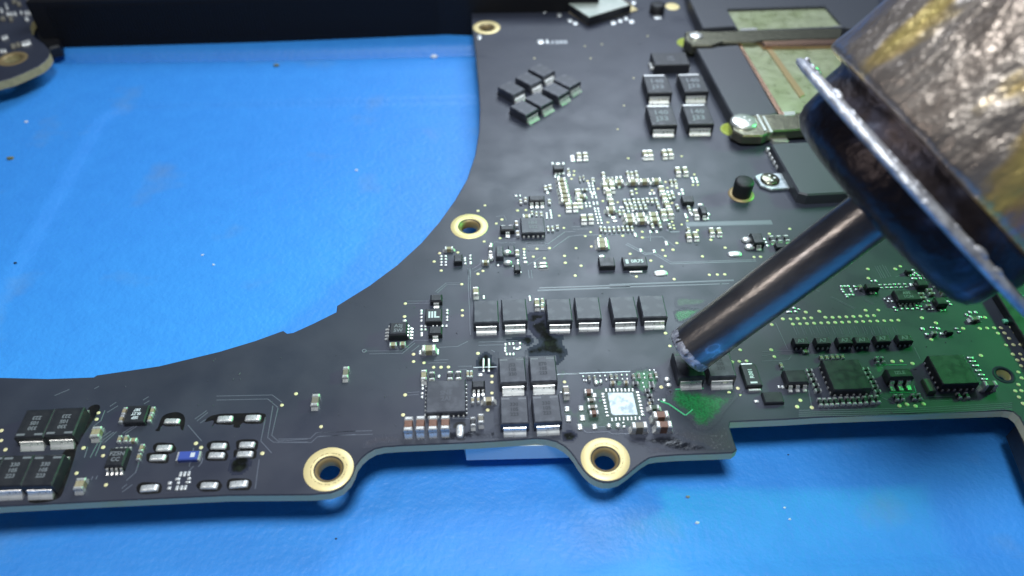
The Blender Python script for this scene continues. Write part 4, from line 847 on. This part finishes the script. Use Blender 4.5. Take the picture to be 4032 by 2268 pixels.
def wobt(i, n, r, z): return 1+(.012*math.sin(i*1.7)+.01*math.sin(i*.9+1) if z < .06 else 0)
link('tube', lathe([(R*.80, .9), (R*.80, .0), (R*.86, -.02), (R*.97, -.015), (R, .02), (R*1.0, .10), (R*.985, .6), (R*.98, 2.30)], 72, wobt), 'tube_steel', NZ)
link('tip_lip', lathe([(R*.82, -.023), (R*.985, -.018), (R*1.010, .01), (R*1.012, .04), (R*1.006, .07), (R*1.0, .085)], 96, lambda i, n, r, z: 1+.006*math.sin(i*.8+z*60)+.005*math.sin(i*2.3-z*90)), 'crust', NZ)
link('cup', lathe([(R*.97, 2.19), (.60, 2.185), (.88, 2.20), (1.02, 2.23), (1.11, 2.29), (1.155, 2.38), (1.165, 2.50), (1.165, 2.62)], 96), 'cup_steel', NZ)
link('flange', lathe([(1.15, 2.555), (1.44, 2.56), (1.50, 2.57), (1.508, 2.595), (1.50, 2.625), (1.44, 2.65), (1.1, 2.66)], 150, lambda i, n, r, z: 1+(.008*(i % 3 == 0) if r > 1.5 else 0)), 'flange_steel', NZ)
link('collar', lathe([(1.22, 2.65), (1.22, 2.82), (1.24, 2.85)], 96), 'cup_steel', NZ)
bm = bmesh.new()
for k in range(60):
    if random.random() < .35: continue
    a = math.tau*(k+random.uniform(-.3, .3))/60; rb_ = random.choice((.018, .025, .040, .055))
    bmesh.ops.create_uvsphere(bm, u_segments=8, v_segments=6, radius=rb_, matrix=Matrix.Translation((1.45*math.cos(a), 1.45*math.sin(a), 2.645)) @ Matrix.Rotation(a, 4, 'Z') @ Matrix.Diagonal((.6, 1.5, .6, 1)))
o = link('highlight_beads', to_mesh(bm, 'b', True), 'flange_steel', NZ); o['kind'] = 'stuff'  # the rim's bright highlights, put in as small steel beads
link('sleeve', lathe([(1.22, 2.87), (1.36, 2.85), (1.40, 2.865), (1.41, 2.93), (1.395, 3.1), (1.395, 5), (1.395, 8.0)], 160), 'sleeve_steel', NZ)

# ---------------------------------------------------------------- crumbs on the mat
def crumb(x, y, size, m, label):
    p = P(x, y, ZM); me = bpy.data.meshes.new('crumb'); bm = bmesh.new(); bmesh.ops.create_icosphere(bm, subdivisions=2, radius=size)
    for v in bm.verts: v.co *= random.uniform(.7, 1.25)
    bm.to_mesh(me); bm.free()
    o = link('crumb', me, m, None, (p.x, p.y, ZM+mat_h(p.x, p.y)+size*.3)); o.scale = (1, .7, .5); o['label'] = label; o['category'] = 'crumb'; o['group'] = 'crumbs scattered on the mat'
for t in ((1088, 258, .05, 'crumb_olive', 'olive crumb on the mat just in front of the black bar'), (1710, 228, .07, 'crumb_pale', 'pale flake on the mat between the black bar and the board'), (40, 623, .05, 'crumb_olive', 'dark crumb on the mat at the left edge of the picture'),
          (1402, 662, .025, 'crumb_pale', 'small white crumb on the mat inside the curved cut-out'), (838, 1036, .018, 'crumb_pale', 'tiny white crumb, lower of a close pair on the open mat'), (795, 998, .018, 'crumb_pale', 'tiny white crumb, upper of a close pair on the open mat'),
          (2744, 2060, .022, 'crumb_pale', 'pale flake on the mat at the bottom below the board notch'), (2708, 1958, .022, 'crumb_grey', 'grey crumb on the mat just below the board edge'), (3092, 1994, .014, 'crumb_pale', 'tiny white crumb on the mat, upper of the two lower right'),
          (3112, 2040, .014, 'crumb_pale', 'tiny white crumb on the mat, lower of the two lower right'), (3108, 1782, .010, 'rubber', 'tiny black crumb on the mat in front of the shaded board edge'), (105, 480, .03, 'crumb_pale', 'blurred pale crumb on the mat below the small board'), (60, 1035, .02, 'rubber', 'dark speck on the mat near the left edge, lowest of its kind'), (1320, 2112, .012, 'rubber', 'dark speck on the mat at the bottom below the gold ring')):
    crumb(*t)

# ---------------------------------------------------------------- render settings
S.render.engine = 'CYCLES'
S.render.resolution_x, S.render.resolution_y = 1024, 576
